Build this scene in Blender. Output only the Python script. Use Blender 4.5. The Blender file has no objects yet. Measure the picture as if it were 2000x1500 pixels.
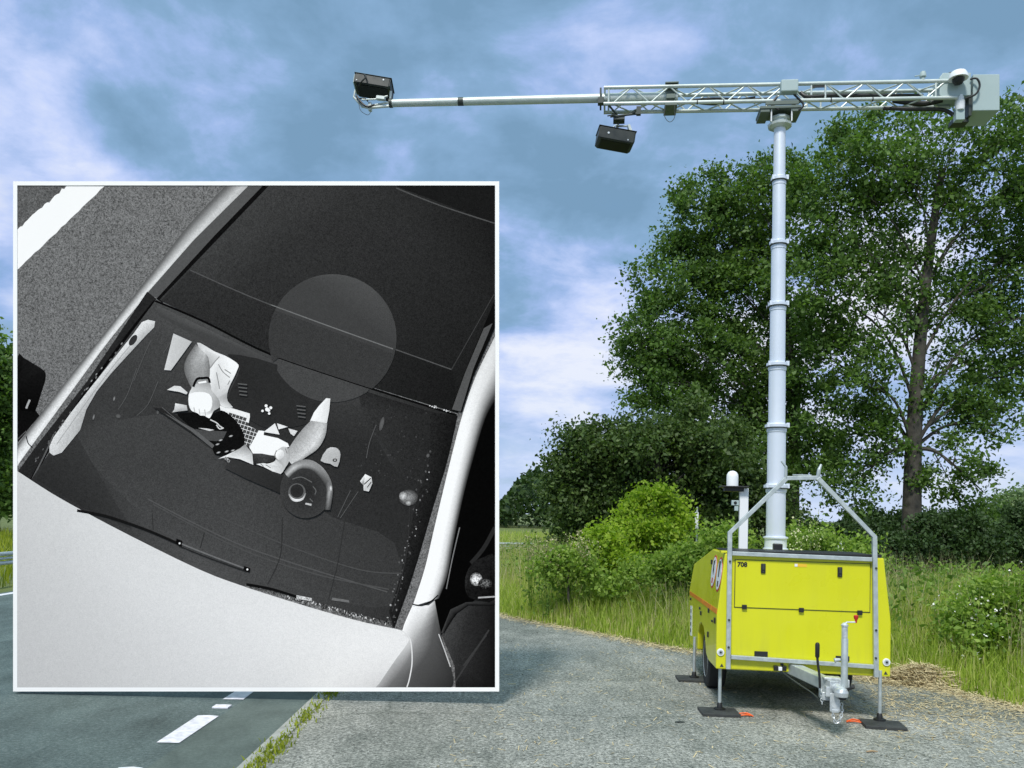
import bpy, bmesh, math, random
import numpy as np
from mathutils import Vector, Matrix, Euler
from math import radians, sin, cos, tan, pi, atan2

sc = bpy.context.scene
COL = sc.collection
rnd = random.Random(7)
rng = np.random.default_rng(7)

# ------------------------------------------------------------------ camera
H_EYE = 1.9
cd = bpy.data.cameras.new("camera")
cam = bpy.data.objects.new("camera", cd)
COL.objects.link(cam)
_p, _r = radians(2.0), radians(1.5)
_rt0, _up0 = Vector((1, 0, 0)), Vector((0, -sin(_p), cos(_p)))
CF = Vector((0, cos(_p), sin(_p)))
CR = _rt0 * cos(_r) + _up0 * sin(_r)
CU = _up0 * cos(_r) - _rt0 * sin(_r)
CC = Vector((0, 0, H_EYE))
_m = Matrix((CR, CU, -CF)).transposed().to_4x4()
_m.translation = CC
cam.matrix_world = _m
cd.sensor_width = 36.0
cd.lens = 28.8
cd.shift_y = 0.097
cd.clip_start = 0.1
cd.clip_end = 2000
sc.camera = cam

# ------------------------------------------------------------------ world
SUN_EL, SUN_AZ = radians(52), radians(200)      # azimuth clockwise from +Y: high, behind the viewer and to the left
w = bpy.data.worlds.new("World")
sc.world = w
w.use_nodes = True
nt = w.node_tree
nt.nodes.clear()
N = lambda t, tree=None: (tree or nt).nodes.new(t)
def L(a, b, tree=None): (tree or nt).links.new(a, b)
def mathn(op, a, b=None, tree=None, clamp=False):
    n = N('ShaderNodeMath', tree); n.operation = op; n.use_clamp = clamp
    for i, v in enumerate((a, b)):
        if v is None: continue
        if isinstance(v, (int, float)): n.inputs[i].default_value = v
        else: L(v, n.inputs[i], tree)
    return n.outputs[0]
def ramp(fac, stops, tree=None, interp='LINEAR'):
    n = N('ShaderNodeValToRGB', tree); n.color_ramp.interpolation = interp
    e = n.color_ramp.elements
    while len(e) > 1: e.remove(e[-1])
    for i, (p, c) in enumerate(stops):
        el = e[0] if i == 0 else e.new(p)
        el.position = p
        el.color = (*c, 1) if len(c) == 3 else c
    L(fac, n.inputs[0], tree)
    return n.outputs[0]
def mixc(fac, a, b, tree=None, mode='MIX'):
    n = N('ShaderNodeMix', tree); n.data_type = 'RGBA'; n.blend_type = mode
    for s, v in ((n.inputs[0], fac), (n.inputs[6], a), (n.inputs[7], b)):
        if isinstance(v, (int, float)): s.default_value = v
        elif isinstance(v, (tuple, list)): s.default_value = (*v, 1) if len(v) == 3 else v
        else: L(v, s, tree)
    return n.outputs[2]
tc = N('ShaderNodeTexCoord')
sep = N('ShaderNodeSeparateXYZ'); L(tc.outputs['Generated'], sep.inputs[0])
X, Y, Z = sep.outputs
zc = mathn('ADD', mathn('MAXIMUM', Z, 0.0), 0.30)
cx, cy = mathn('DIVIDE', X, zc), mathn('DIVIDE', Y, zc)
cmb = N('ShaderNodeCombineXYZ'); L(cx, cmb.inputs[0]); L(cy, cmb.inputs[1])
SKX, SKY_ = 3.1, 1.7
def noise(vec, scale, detail, rough, dist=0.0, loc=(0, 0, 0), tree=None, scl=(1, 1, 1)):
    mp = N('ShaderNodeMapping', tree); mp.inputs['Location'].default_value = loc; mp.inputs['Scale'].default_value = scl
    L(vec, mp.inputs[0], tree)
    n = N('ShaderNodeTexNoise', tree)
    n.inputs['Scale'].default_value = scale; n.inputs['Detail'].default_value = detail
    n.inputs['Roughness'].default_value = rough; n.inputs['Distortion'].default_value = dist
    L(mp.outputs[0], n.inputs['Vector'], tree)
    return n.outputs['Fac']
sky = N('ShaderNodeTexSky'); sky.sky_type = 'NISHITA'; sky.sun_disc = False
sky.sun_elevation = SUN_EL; sky.sun_rotation = SUN_AZ
skyc = mixc(1.0, sky.outputs[0], (0.1, 0.1, 0.1), mode='MULTIPLY')
n1 = noise(cmb.outputs[0], 1.5, 9, 0.52, 0.25, (SKX, SKY_, 0))
n2 = noise(cmb.outputs[0], 4.2, 9, 0.60, 0.25, (0.4, 5.2, 0))
n4 = noise(cmb.outputs[0], 9.0, 6, 0.6, 0.3, (2.4, 9.1, 0))
mixn = mathn('ADD', mathn('ADD', mathn('MULTIPLY', n1, 0.56), mathn('MULTIPLY', n2, 0.34)), mathn('MULTIPLY', n4, 0.10))
n12 = mathn('ADD', -0.40, mathn('MULTIPLY', 1.83, mixn))
# clouds to the right and near the horizon are thinner and brighter
tilt = mathn('ADD', mathn('MULTIPLY', X, 0.10), mathn('MULTIPLY', mathn('SUBTRACT', 0.40, Z), 0.46))
cl = mathn('ADD', n12, mathn('SUBTRACT', tilt, 0.038))
cloud = ramp(cl, [(0.34, (0.195, 0.345, 0.52)), (0.45, (0.25, 0.42, 0.64)), (0.52, (0.35, 0.50, 0.82)), (0.61, (0.55, 0.66, 0.97)), (0.74, (0.84, 0.88, 1.0))])
n3 = noise(cmb.outputs[0], 2.0, 7, 0.55, 0.3, (7.7, 2.2, 0))
gapf = mathn('MULTIPLY', ramp(n3, [(0.50, (0, 0, 0)), (0.66, (1, 1, 1))]), mathn('MULTIPLY', mathn('SUBTRACT', 0.40, Z, clamp=True), 2.4, clamp=True))
blue = mixc(0.6, skyc, (0.20, 0.42, 0.86))
cov = mixc(gapf, cloud, blue)
hor = ramp(Z, [(0.0, (0.62, 0.74, 0.92)), (0.10, (0.62, 0.74, 0.92)), (0.3, (0, 0, 0))])
horf = ramp(Z, [(0.0, (0.75, 0.75, 0.75)), (0.05, (0.5, 0.5, 0.5)), (0.22, (0, 0, 0))])
cov = mixc(horf, cov, (0.62, 0.74, 0.95))
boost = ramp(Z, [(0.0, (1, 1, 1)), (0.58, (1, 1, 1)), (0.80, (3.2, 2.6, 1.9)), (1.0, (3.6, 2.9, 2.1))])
bg = N('ShaderNodeBackground')
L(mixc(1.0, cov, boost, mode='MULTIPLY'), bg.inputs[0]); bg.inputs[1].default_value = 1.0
out = N('ShaderNodeOutputWorld'); L(bg.outputs[0], out.inputs[0])

sd = bpy.data.lights.new("sun", 'SUN'); sd.energy = 3.6; sd.angle = radians(11); sd.color = (1.0, 0.96, 0.9)
sun = bpy.data.objects.new("sun", sd); COL.objects.link(sun)
_sdir = Vector((sin(SUN_AZ) * cos(SUN_EL), cos(SUN_AZ) * cos(SUN_EL), sin(SUN_EL)))
sun.rotation_euler = _sdir.to_track_quat('Z', 'Y').to_euler()
sc.view_settings.view_transform = 'Standard'; sc.view_settings.look = 'None'
sc.view_settings.exposure = 0.0; sc.view_settings.gamma = 1.0

# ------------------------------------------------------------------ materials
def mat(name, color=(0.5, 0.5, 0.5), rough=0.6, metal=0.0, build=None, spec=0.5):
    m = bpy.data.materials.new(name); m.use_nodes = True
    t = m.node_tree; b = t.nodes['Principled BSDF']
    b.inputs['Base Color'].default_value = (*color, 1); b.inputs['Roughness'].default_value = rough
    b.inputs['Metallic'].default_value = metal; b.inputs['Specular IOR Level'].default_value = spec
    if build: build(t, b)
    return m
def objco(t): return t.nodes.new('ShaderNodeTexCoord').outputs['Object']
def bump(t, b, h, strength=0.3, dist=0.01):
    n = t.nodes.new('ShaderNodeBump'); n.inputs['Strength'].default_value = strength; n.inputs['Distance'].default_value = dist
    L(h, n.inputs['Height'], t); L(n.outputs[0], b.inputs['Normal'], t)
def mottled(c1, c2, scale, rough=(0.4, 0.7), bscale=None, bstr=0.2, detail=6):
    def f(t, b):
        o = objco(t); n = noise(o, scale, detail, 0.6, 0.2, tree=t)
        L(ramp(n, [(0.3, c1), (0.7, c2)], t), b.inputs['Base Color'], t)
        L(ramp(n, [(0.3, (rough[0],) * 3), (0.7, (rough[1],) * 3)], t), b.inputs['Roughness'], t)
        if bscale: bump(t, b, noise(o, bscale, 4, 0.6, tree=t), bstr, 0.01)
    return f
def asphalt(base, speck, dark, crack=False, warm=(1, 1, 1)):
    def f(t, b):
        o = objco(t)
        big = noise(o, 0.42, 7, 0.66, 0.8, tree=t)
        mid = noise(o, 3.0, 5, 0.65, 0.2, tree=t, scl=(1, 0.45, 1))
        fine = noise(o, 30, 5, 0.9, 0, tree=t)
        grit = noise(o, 65, 3, 0.9, 0, tree=t)
        c = ramp(fine, [(0.36, dark), (0.49, base), (0.66, speck)], t)
        c = mixc(ramp(grit, [(0.54, (0, 0, 0)), (0.66, (0.8, 0.8, 0.8))], t), c, speck, t)
        c = mixc(1.0, c, ramp(big, [(0.32, (0.60, 0.63, 0.60)), (0.5, (0.97, 0.97, 0.95)), (0.68, (1.2, 1.18, 1.14))], t), t, 'MULTIPLY')
        c = mixc(1.0, c, ramp(mid, [(0.32, (0.70, 0.72, 0.70)), (0.68, (1.18, 1.17, 1.15))], t), t, 'MULTIPLY')
        if crack:
            v = t.nodes.new('ShaderNodeTexVoronoi'); v.feature = 'DISTANCE_TO_EDGE'; v.inputs['Scale'].default_value = 0.21
            mp = t.nodes.new('ShaderNodeMapping'); mp.inputs['Location'].default_value = (0.7, 0.3, 0)
            wob = t.nodes.new('ShaderNodeTexNoise'); wob.inputs['Scale'].default_value = 1.6; wob.inputs['Detail'].default_value = 6
            L(o, wob.inputs['Vector'], t)
            add = t.nodes.new('ShaderNodeVectorMath'); add.operation = 'MULTIPLY_ADD'
            L(wob.outputs['Color'], add.inputs[0], t); add.inputs[1].default_value = (0.5, 0.5, 0.5); L(o, add.inputs[2], t)
            L(add.outputs[0], mp.inputs[0], t); L(mp.outputs[0], v.inputs['Vector'], t)
            cf = ramp(v.outputs[0], [(0.0, (0.5, 0.5, 0.5)), (0.002, (0.25, 0.25, 0.25)), (0.006, (0, 0, 0))], t)
            c = mixc(cf, c, (0.05, 0.06, 0.045), t)
        L(c, b.inputs['Base Color'], t); b.inputs['Roughness'].default_value = 0.85
        bump(t, b, mathn('ADD', fine, mathn('MULTIPLY', mid, 0.5, t), t), 0.5, 0.01)
    return f
def leafmat(name, dark, light, trans=0.35, rough=0.55, third=None):
    m = bpy.data.materials.new(name); m.use_nodes = True; t = m.node_tree; t.nodes.clear()
    g = t.nodes.new('ShaderNodeNewGeometry')
    o = objco(t)
    big = noise(o, 0.55, 3, 0.6, tree=t)
    f = mathn('ADD', mathn('MULTIPLY', g.outputs['Random Per Island'], 0.65, t), mathn('MULTIPLY', big, 0.5, t), t)
    c = ramp(f, [(0.18, dark), (0.95, light)] if third is None else [(0.18, dark), (0.68, light), (0.86, third), (0.95, third)], t)
    d = t.nodes.new('ShaderNodeBsdfPrincipled'); d.inputs['Roughness'].default_value = rough
    d.inputs['Specular IOR Level'].default_value = 0.35
    L(c, d.inputs['Base Color'], t)
    tr = t.nodes.new('ShaderNodeBsdfTranslucent')
    L(mixc(1.0, c, (1.25, 1.35, 0.6), t, 'MULTIPLY'), tr.inputs[0], t)
    mx = t.nodes.new('ShaderNodeMixShader'); mx.inputs[0].default_value = trans
    L(d.outputs[0], mx.inputs[1], t); L(tr.outputs[0], mx.inputs[2], t)
    oo = t.nodes.new('ShaderNodeOutputMaterial'); L(mx.outputs[0], oo.inputs[0], t)
    return m

M = {}
def worn_paint(t, b):
    o = objco(t)
    n = noise(o, 1.3, 5, 0.6, 0.2, tree=t); st = noise(o, 7.0, 5, 0.7, 0.2, tree=t, scl=(1, 1, 0.12)); sp = noise(o, 26, 4, 0.75, tree=t)
    c = ramp(n, [(0.3, (0.595, 0.600, 0.006)), (0.7, (0.650, 0.652, 0.010))], t)
    sz_ = t.nodes.new('ShaderNodeSeparateXYZ'); L(o, sz_.inputs[0], t)
    low = mathn('MULTIPLY', mathn('SUBTRACT', 0.85, sz_.outputs[2], t, True), 1.6, t, True)
    f = mathn('MULTIPLY', ramp(st, [(0.45, (0, 0, 0)), (0.8, (1, 1, 1))], t), mathn('ADD', 0.10, mathn('MULTIPLY', low, 0.30, t), t), t)
    f = mathn('ADD', f, mathn('MULTIPLY', ramp(sp, [(0.62, (0, 0, 0)), (0.72, (1, 1, 1))], t), mathn('MULTIPLY', low, 0.35, t), t), t)
    L(mixc(f, c, (0.22, 0.21, 0.10), t), b.inputs['Base Color'], t)
    L(ramp(n, [(0.3, (0.24,) * 3), (0.7, (0.40,) * 3)], t), b.inputs['Roughness'], t)
    b.inputs['Coat Weight'].default_value = 0.25
M['yellow'] = mat('yellow_paint', rough=0.35, build=worn_paint)
M['galv'] = mat('galvanised_steel', metal=0.55, build=mottled((0.42, 0.47, 0.475), (0.56, 0.61, 0.61), 14, (0.38, 0.6)))
M['cast'] = mat('cast_zinc', metal=0.5, build=mottled((0.42, 0.46, 0.48), (0.68, 0.71, 0.72), 22, (0.3, 0.55), 60, 0.15))
M['mast'] = mat('anodised_mast', metal=0.25, build=mottled((0.66, 0.72, 0.80), (0.72, 0.77, 0.85), 3, (0.3, 0.42)))
M['truss'] = mat('truss_aluminium', metal=0.3, build=mottled((0.47, 0.53, 0.51), (0.60, 0.65, 0.62), 6, (0.32, 0.5)))
M['boxgrey'] = mat('grey_enclosure', build=mottled((0.34, 0.43, 0.43), (0.38, 0.47, 0.47), 2, (0.45, 0.6)))
M['white'] = mat('white_plastic', (0.78, 0.80, 0.82), 0.4)
M['black'] = mat('black_plastic', (0.012, 0.013, 0.013), 0.5)
M['blackmetal'] = mat('black_housing', build=mottled((0.011, 0.016, 0.014), (0.024, 0.031, 0.028), 9, (0.4, 0.6)))
M['dark'] = mat('dark_bracket', (0.05, 0.06, 0.055), 0.5, 0.4)
M['clamp'] = mat('clamp_steel', (0.12, 0.15, 0.13), 0.5, 0.3)
M['rubber'] = mat('tyre_rubber', build=mottled((0.012, 0.012, 0.013), (0.028, 0.028, 0.03), 20, (0.7, 0.9)))
M['board'] = mat('pad_board', build=mottled((0.022, 0.024, 0.024), (0.05, 0.054, 0.052), 6, (0.6, 0.85), 40, 0.2))
M['orange'] = mat('orange_stripe', (0.72, 0.22, 0.008), 0.4)
M['rope'] = mat('orange_rope', (0.85, 0.13, 0.02), 0.6)
M['red'] = mat('red_knob', (0.5, 0.02, 0.015), 0.4)
M['glass'] = mat('dark_glass', (0.006, 0.006, 0.007), 0.45, spec=0.2)
M['wood'] = mat('bare_timber', build=mottled((0.28, 0.19, 0.10), (0.40, 0.29, 0.17), 5, (0.6, 0.8)))
M['boardwhite'] = mat('white_border', (0.95, 0.925, 0.90), 0.5)
M['bark'] = mat('tree_bark', build=mottled((0.030, 0.027, 0.021), (0.080, 0.073, 0.060), 5, (0.8, 0.95), 14, 0.8))
M['straw'] = mat('dry_straw', build=mottled((0.42, 0.33, 0.17), (0.66, 0.56, 0.34), 9, (0.6, 0.8)))
M['road'] = mat('carriageway_asphalt', build=asphalt((0.066, 0.098, 0.099), (0.17, 0.205, 0.205), (0.038, 0.060, 0.061)))
M['layby'] = mat('worn_asphalt', build=asphalt((0.185, 0.192, 0.178), (0.54, 0.54, 0.515), (0.035, 0.04, 0.036), True))
M['strip'] = mat('smooth_asphalt_strip', build=asphalt((0.085, 0.115, 0.108), (0.125, 0.155, 0.147), (0.065, 0.088, 0.084)))
M['paint'] = mat('road_paint', build=mottled((0.50, 0.50, 0.55), (0.82, 0.82, 0.86), 14, (0.6, 0.8)))
M['kerb'] = mat('concrete_edge', build=mottled((0.24, 0.25, 0.23), (0.40, 0.41, 0.38), 8, (0.8, 0.9), 50, 0.4))
M['soil'] = mat('grassy_soil', build=mottled((0.06, 0.085, 0.018), (0.15, 0.18, 0.05), 1.4, (0.9, 1.0), 20, 0.6))
M['leaf_poplar'] = leafmat('poplar_leaf', (0.036, 0.082, 0.016), (0.150, 0.255, 0.055), 0.42)
M['leaf_dark'] = leafmat('hawthorn_leaf', (0.026, 0.056, 0.013), (0.105, 0.165, 0.040), 0.32)
M['leaf_lime'] = leafmat('lime_leaf', (0.14, 0.25, 0.016), (0.36, 0.48, 0.045), 0.48)
M['leaf_mid'] = leafmat('weed_leaf', (0.075, 0.15, 0.022), (0.25, 0.37, 0.075), 0.42)
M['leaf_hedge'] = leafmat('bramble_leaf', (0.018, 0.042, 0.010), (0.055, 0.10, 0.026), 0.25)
M['leaf_nettle'] = leafmat('nettle_leaf', (0.12, 0.22, 0.03), (0.34, 0.46, 0.09), 0.45)
M['leaf_pale'] = leafmat('pale_leaf', (0.10, 0.17, 0.07), (0.25, 0.33, 0.17), 0.35)
M['grass'] = leafmat('meadow_blade', (0.16, 0.25, 0.022), (0.42, 0.52, 0.09), 0.45, 0.55, (0.55, 0.49, 0.26))
M['grass_low'] = leafmat('verge_blade', (0.12, 0.17, 0.010), (0.36, 0.40, 0.03), 0.35)
M['seed'] = leafmat('seed_head', (0.30, 0.27, 0.13), (0.52, 0.48, 0.30), 0.2)
M['petal'] = mat('white_petal', (0.78, 0.78, 0.72), 0.6)
M['cream'] = mat('cream_petal', (0.62, 0.62, 0.36), 0.6)

# ------------------------------------------------------------------ mesh helpers
def tag(o, label=None, cat=None, group=None, kind=None):
    if label: o['label'] = label
    if cat: o['category'] = cat
    if group: o['group'] = group
    if kind: o['kind'] = kind
    return o
def empty(name, loc=(0, 0, 0), rz=0.0):
    o = bpy.data.objects.new(name, None); COL.objects.link(o)
    o.location = loc; o.rotation_euler = (0, 0, rz); o.empty_display_size = 0.2
    return o
def link(name, me, m, parent=None):
    o = bpy.data.objects.new(name, me); COL.objects.link(o)
    if m is not None and not me.materials: me.materials.append(m)
    if parent is not None: o.parent = parent
    return o
def copy_tree(o, parent=None):
    c = o.copy(); COL.objects.link(c)
    if parent is not None: c.parent = parent
    for ch in list(o.children): copy_tree(ch, c)
    return c
class MB:
    def __init__(s): s.v = []; s.f = []
    def add(s, vs, fs):
        k = len(s.v); s.v += [tuple(x) for x in vs]; s.f += [tuple(i + k for i in f) for f in fs]; return s
    def box(s, c, size, rot=None):
        hx, hy, hz = (q / 2 for q in size)
        vs = [Vector((x, y, z)) for x in (-hx, hx) for y in (-hy, hy) for z in (-hz, hz)]
        if rot is not None:
            R = rot.to_matrix() if isinstance(rot, Euler) else rot
            vs = [R @ v for v in vs]
        c = Vector(c)
        return s.add([v + c for v in vs], [(0, 1, 3, 2), (4, 6, 7, 5), (0, 4, 5, 1), (2, 3, 7, 6), (0, 2, 6, 4), (1, 5, 7, 3)])
    def tube(s, pts, r, seg=10, caps=True, square=False):
        pts = [Vector(p) for p in pts]; n = len(pts)
        rs = list(r) if isinstance(r, (list, tuple)) else [r] * n
        ref = None; rings = []
        for i, p in enumerate(pts):
            d = (pts[min(i + 1, n - 1)] - pts[max(i - 1, 0)]).normalized()
            if ref is None:
                a = Vector((0, 0, 1)) if abs(d.z) < 0.9 else Vector((0, 1, 0))
                u = d.cross(a).normalized()
            else:
                u = (ref - d * ref.dot(d)).normalized()
            ref = u; v = d.cross(u)
            sg = 4 if square else seg; ph = pi / 4 if square else 0
            rr = rs[i] * (math.sqrt(2) if square else 1)
            rings.append([p + (u * cos(ph + 2 * pi * k / sg) + v * sin(ph + 2 * pi * k / sg)) * rr for k in range(sg)])
        sg = len(rings[0]); vs = [q for g in rings for q in g]; fs = []
        for i in range(n - 1):
            for k in range(sg):
                a, b = i * sg + k, i * sg + (k + 1) % sg
                fs.append((a, b, b + sg, a + sg))
        if caps: fs.append(tuple(range(sg))[::-1]); fs.append(tuple((n - 1) * sg + k for k in range(sg)))
        return s.add(vs, fs)
    def lathe(s, prof, c=(0, 0, 0), axis='Z', seg=24):
        vs, fs = [], []
        for r, h in prof:
            for k in range(seg):
                a = 2 * pi * k / seg; x, y = r * cos(a), r * sin(a)
                vs.append({'Z': (x, y, h), 'X': (h, x, y), 'Y': (x, h, y)}[axis])
        vs = [Vector(v) + Vector(c) for v in vs]
        for i in range(len(prof) - 1):
            for k in range(seg):
                a, b = i * seg + k, i * seg + (k + 1) % seg
                fs.append((a, b, b + seg, a + seg))
        fs.append(tuple(range(seg))[::-1]); fs.append(tuple((len(prof) - 1) * seg + k for k in range(seg)))
        return s.add(vs, fs)
    def prism(s, poly, y0, y1, f=lambda a, b, y: (a, y, b)):
        n = len(poly); vs = [f(a, b, y0) for a, b in poly] + [f(a, b, y1) for a, b in poly]
        fs = [tuple(range(n)), tuple(range(n, 2 * n))[::-1]] + [(i, i + n, (i + 1) % n + n, (i + 1) % n) for i in range(n)]
        return s.add(vs, fs)
    def build(s, name, m, parent=None, smooth=False, bevel=0.0, fix=True):
        me = bpy.data.meshes.new(name); me.from_pydata(s.v, [], s.f)
        if fix:
            bm = bmesh.new(); bm.from_mesh(me); bmesh.ops.recalc_face_normals(bm, faces=bm.faces); bm.to_mesh(me); bm.free()
        me.update()
        o = link(name, me, m, parent)
        if smooth:
            for p in me.polygons: p.use_smooth = True
            me.set_sharp_from_angle(angle=radians(40))
        if bevel:
            b = o.modifiers.new('bevel', 'BEVEL'); b.width = bevel; b.segments = 2; b.limit_method = 'ANGLE'; b.angle_limit = radians(25)
        return o
def curve_pts(pts, n=8, closed=False):
    P = [Vector(p) for p in pts]; k = len(P); res = []
    for i in range(k if closed else k - 1):
        g = (lambda j: P[j % k]) if closed else (lambda j: P[max(0, min(k - 1, j))])
        a, b, c, d = g(i - 1), g(i), g(i + 1), g(i + 2)
        for q in range(n):
            t = q / n
            res.append(0.5 * (2 * b + (c - a) * t + (2 * a - 5 * b + 4 * c - d) * t * t + (3 * b - a - 3 * c + d) * t ** 3))
    if not closed: res.append(P[-1])
    return res
def at(x, y, Yd):                      # point at depth Yd seen in direction (x, y) of the photo
    d = CR * ((x - 1000) / 1600) + CU * ((944.1 - y) / 1600) + CF
    return CC + d * (Yd / d.y)
def mesh_quads(name, V, k, m, parent=None, tri=None):
    """V: (n*k,3) float array of n islands with k verts; quads (k==4) or blades (k==5: quad + tip triangle)"""
    n = len(V) // k
    me = bpy.data.meshes.new(name); me.vertices.add(len(V)); me.vertices.foreach_set('co', V.astype(np.float32).ravel())
    base = (np.arange(n) * k)[:, None]
    if k == 4:
        idx = (base + np.array([0, 1, 2, 3])).ravel(); starts = np.arange(n) * 4; tot = np.full(n, 4)
    else:
        idx = (base + np.array([0, 1, 2, 3, 3, 2, 4])).ravel()
        starts = (np.arange(n)[:, None] * 7 + np.array([0, 4])).ravel(); tot = np.tile([4, 3], n)
    me.loops.add(len(idx)); me.loops.foreach_set('vertex_index', idx.astype(np.int32))
    me.polygons.add(len(starts)); me.polygons.foreach_set('loop_start', starts.astype(np.int32))
    me.update(calc_edges=True); me.validate()
    return link(name, me, m, parent)
def unit(a): return a / np.maximum(np.linalg.norm(a, axis=1, keepdims=True), 1e-9)
def leaf_array(C, size, aspect=0.62, up=0.4, jitter=0.35):
    n = len(C)
    nrm = unit(rng.normal(size=(n, 3)) + np.array([0, 0, up]))
    t = unit(np.cross(nrm, rng.normal(size=(n, 3)))); b = np.cross(nrm, t)
    s = (size * (1 + jitter * rng.normal(size=n)).clip(0.45, 1.8))[:, None]
    V = np.empty((n, 4, 3))
    V[:, 0] = C - t * s * 0.5; V[:, 2] = C + t * s * 0.5
    V[:, 1] = C - b * s * aspect * 0.5 + nrm * s * 0.12 - t * s * .06; V[:, 3] = C + b * s * aspect * 0.5 + nrm * s * 0.12 - t * s * .06
    return V.reshape(-1, 3)
def blade_array(B, h, w, lean=0.35):
    n = len(B); a = rng.uniform(0, 2 * pi, n); side = np.stack([np.cos(a), np.sin(a), 0 * a], 1)
    d = rng.uniform(0, 2 * pi, n); ld = np.stack([np.cos(d), np.sin(d), 0 * d], 1) * (np.abs(rng.normal(0, lean, n)) * h)[:, None]
    wv = side * (w / 2)[:, None]; up = np.zeros((n, 3)); up[:, 2] = h
    V = np.empty((n, 5, 3))
    V[:, 0] = B - wv; V[:, 1] = B + wv
    mid = B + up * 0.55 + ld * 0.3
    V[:, 2] = mid + wv * 0.8; V[:, 3] = mid - wv * 0.8
    V[:, 4] = B + up * 0.96 + ld
    return V.reshape(-1, 3)
def in_poly(P, poly):
    x, y = P[:, 0], P[:, 1]; ins = np.zeros(len(P), bool); n = len(poly); j = n - 1
    for i in range(n):
        xi, yi = poly[i]; xj, yj = poly[j]
        c = ((yi > y) != (yj > y)) & (x < (xj - xi) * (y - yi) / (yj - yi + 1e-12) + xi)
        ins ^= c; j = i
    return ins
def sample_poly(poly, n):
    p = np.array(poly); lo, hi = p.min(0), p.max(0); outp = []; k = 0
    while k < n:
        q = rng.uniform(lo, hi, (n * 2, 2)); q = q[in_poly(q, poly)]; outp.append(q); k += len(q)
    return np.concatenate(outp)[:n]
def sheet(name, pts, z, m, kind='structure', sub=None):
    me = bpy.data.meshes.new(name); me.from_pydata([(x, y, z) for x, y in pts], [], [tuple(range(len(pts)))]); me.update()
    if me.polygons[0].normal.z < 0: me.flip_normals()
    o = link(name, me, m); o['kind'] = kind
    return o

# ------------------------------------------------------------------ ground, road, lay-by
sheet('ground', [(-600, -60), (600, -60), (600, 900), (-600, 900)], -0.012, M['soil'])
VERGE = [Vector((x, y, 0)) for x, y in ((-1.75, 30), (-1.5, 22), (-0.95, 18), (-0.17, 15.24), (1.3, 13.24), (2.49, 11.75), (3.6, 10.9), (4.75, 9.95), (5.35, 8.6), (5.9, 7.3), (6.6, 5.5), (7.5, 2), (8, -6))]
VC = [(p.x, p.y) for p in curve_pts(VERGE, 6)]
sheet('road', [(-10.25, -30), (-2.56, -30), (-2.56, 260), (-10.25, 260)], 0.0, M['road'])
sheet('road_margin', [(-2.56, -30), (-1.92, -30), (-1.92, 260), (-2.56, 260)], 0.001, M['strip'])
sheet('lay_by', [(-1.80, -6)] + [(-1.80, 30)] + VC, 0.004, M['layby'])
mb = MB(); mb.box((-1.86, 60, 0.002), (0.13, 240, 0.02)); k = mb.build('kerb_edging', M['kerb']); k['kind'] = 'structure'
# edge line on the far side, dashed line along the lay-by
mk = MB(); mk.box((-10.02, 100, 0.003), (0.16, 320, 0.004)); k = mk.build('edge_line', M['paint']); k['kind'] = 'structure'
d0 = MB(); yy = 6.56; k = 0
for i in range(-4, 40):
    y0 = 6.56 + i * 1.49; rag = [rnd.uniform(-0.012, 0.012) for _ in range(8)]
    pts = [(-2.76 + rag[0], y0 + rag[1]), (-2.57 + rag[2], y0 + rag[3]), (-2.575 + rag[4], y0 + 0.85 + rag[5]), (-2.66, y0 + 0.87), (-2.755 + rag[6], y0 + 0.85 + rag[7])]
    d0.add([(x, y, 0.006) for x, y in pts], [(0, 1, 2, 3, 4)])
o = d0.build('road_marking', M['paint']); o['kind'] = 'structure'
sd0 = MB(); sd0.box((-2.66, 7.74, 0.009), (0.15, 0.11, 0.016)); sd0.box((-2.66, 7.74, 0.018), (0.10, 0.05, 0.01))
tag(sd0.build('road_stud', M['paint'], bevel=0.004), 'small white reflective stud between two dashes of the road line', 'road stud')

# grass tufts in the kerb joint
B = np.stack([rng.normal(-1.80, 0.05, 5200), rng.uniform(4.2, 16, 5200), np.zeros(5200)], 1)
keep = noise_keep = (np.sin(B[:, 1] * 2.3) + np.sin(B[:, 1] * 5.1 + 1) + rng.normal(0, 0.7, len(B))) > -0.6
B = B[keep]
g = mesh_quads('kerb_grass', blade_array(B, rng.uniform(0.02, 0.065, len(B)), rng.uniform(0.008, 0.018, len(B)), 0.8), 5, M['grass_low'])
tag(g, 'short yellow green grass growing in the joint between road and lay-by', 'grass', kind='stuff')

# ------------------------------------------------------------------ camera trailer (local a = along the front, b = backwards, z = up)
T = empty('camera_trailer', (1.992, 7.959, 0), radians(-6.765))
tag(T, 'yellow tow trailer with a tall telescopic mast carrying a camera truss', 'trailer')
AL, AR, ZB, ZT, ZM, LEN = 0.02, 1.63, 0.44, 1.555, 0.95, 2.66
bm = bmesh.new()
def lean(z): return max(0.0, z - ZM) * 0.115
prof_low = [(0.0, ZB), (0.62, 0.415), (0.80, 0.45), (0.92, 0.60), (1.06, 0.69), (1.30, 0.715), (1.50, 0.67), (1.60, 0.56), (1.64, 0.36), (1.9, 0.315), (2.5, 0.30), (LEN, 0.42), (LEN + 0.02, ZM), (0.0, ZM)]
prof_up = [(0.0, ZM), (LEN + 0.02, ZM), (LEN - 0.10, 1.30), (0.95, ZT), (0.0, ZT)]
def side_v(a, sgn, b, z): return bm.verts.new((a + sgn * lean(z), b, z))
rows = {}
for a, sg in ((AL, 1), (AR, -1)):
    for b, z in prof_low + prof_up:
        if (a, b, z) not in rows: rows[(a, b, z)] = side_v(a, sg, b, z)
for a in (AL, AR):
    bm.faces.new([rows[(a, b, z)] for b, z in prof_low]); bm.faces.new([rows[(a, b, z)] for b, z in prof_up])
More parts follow.
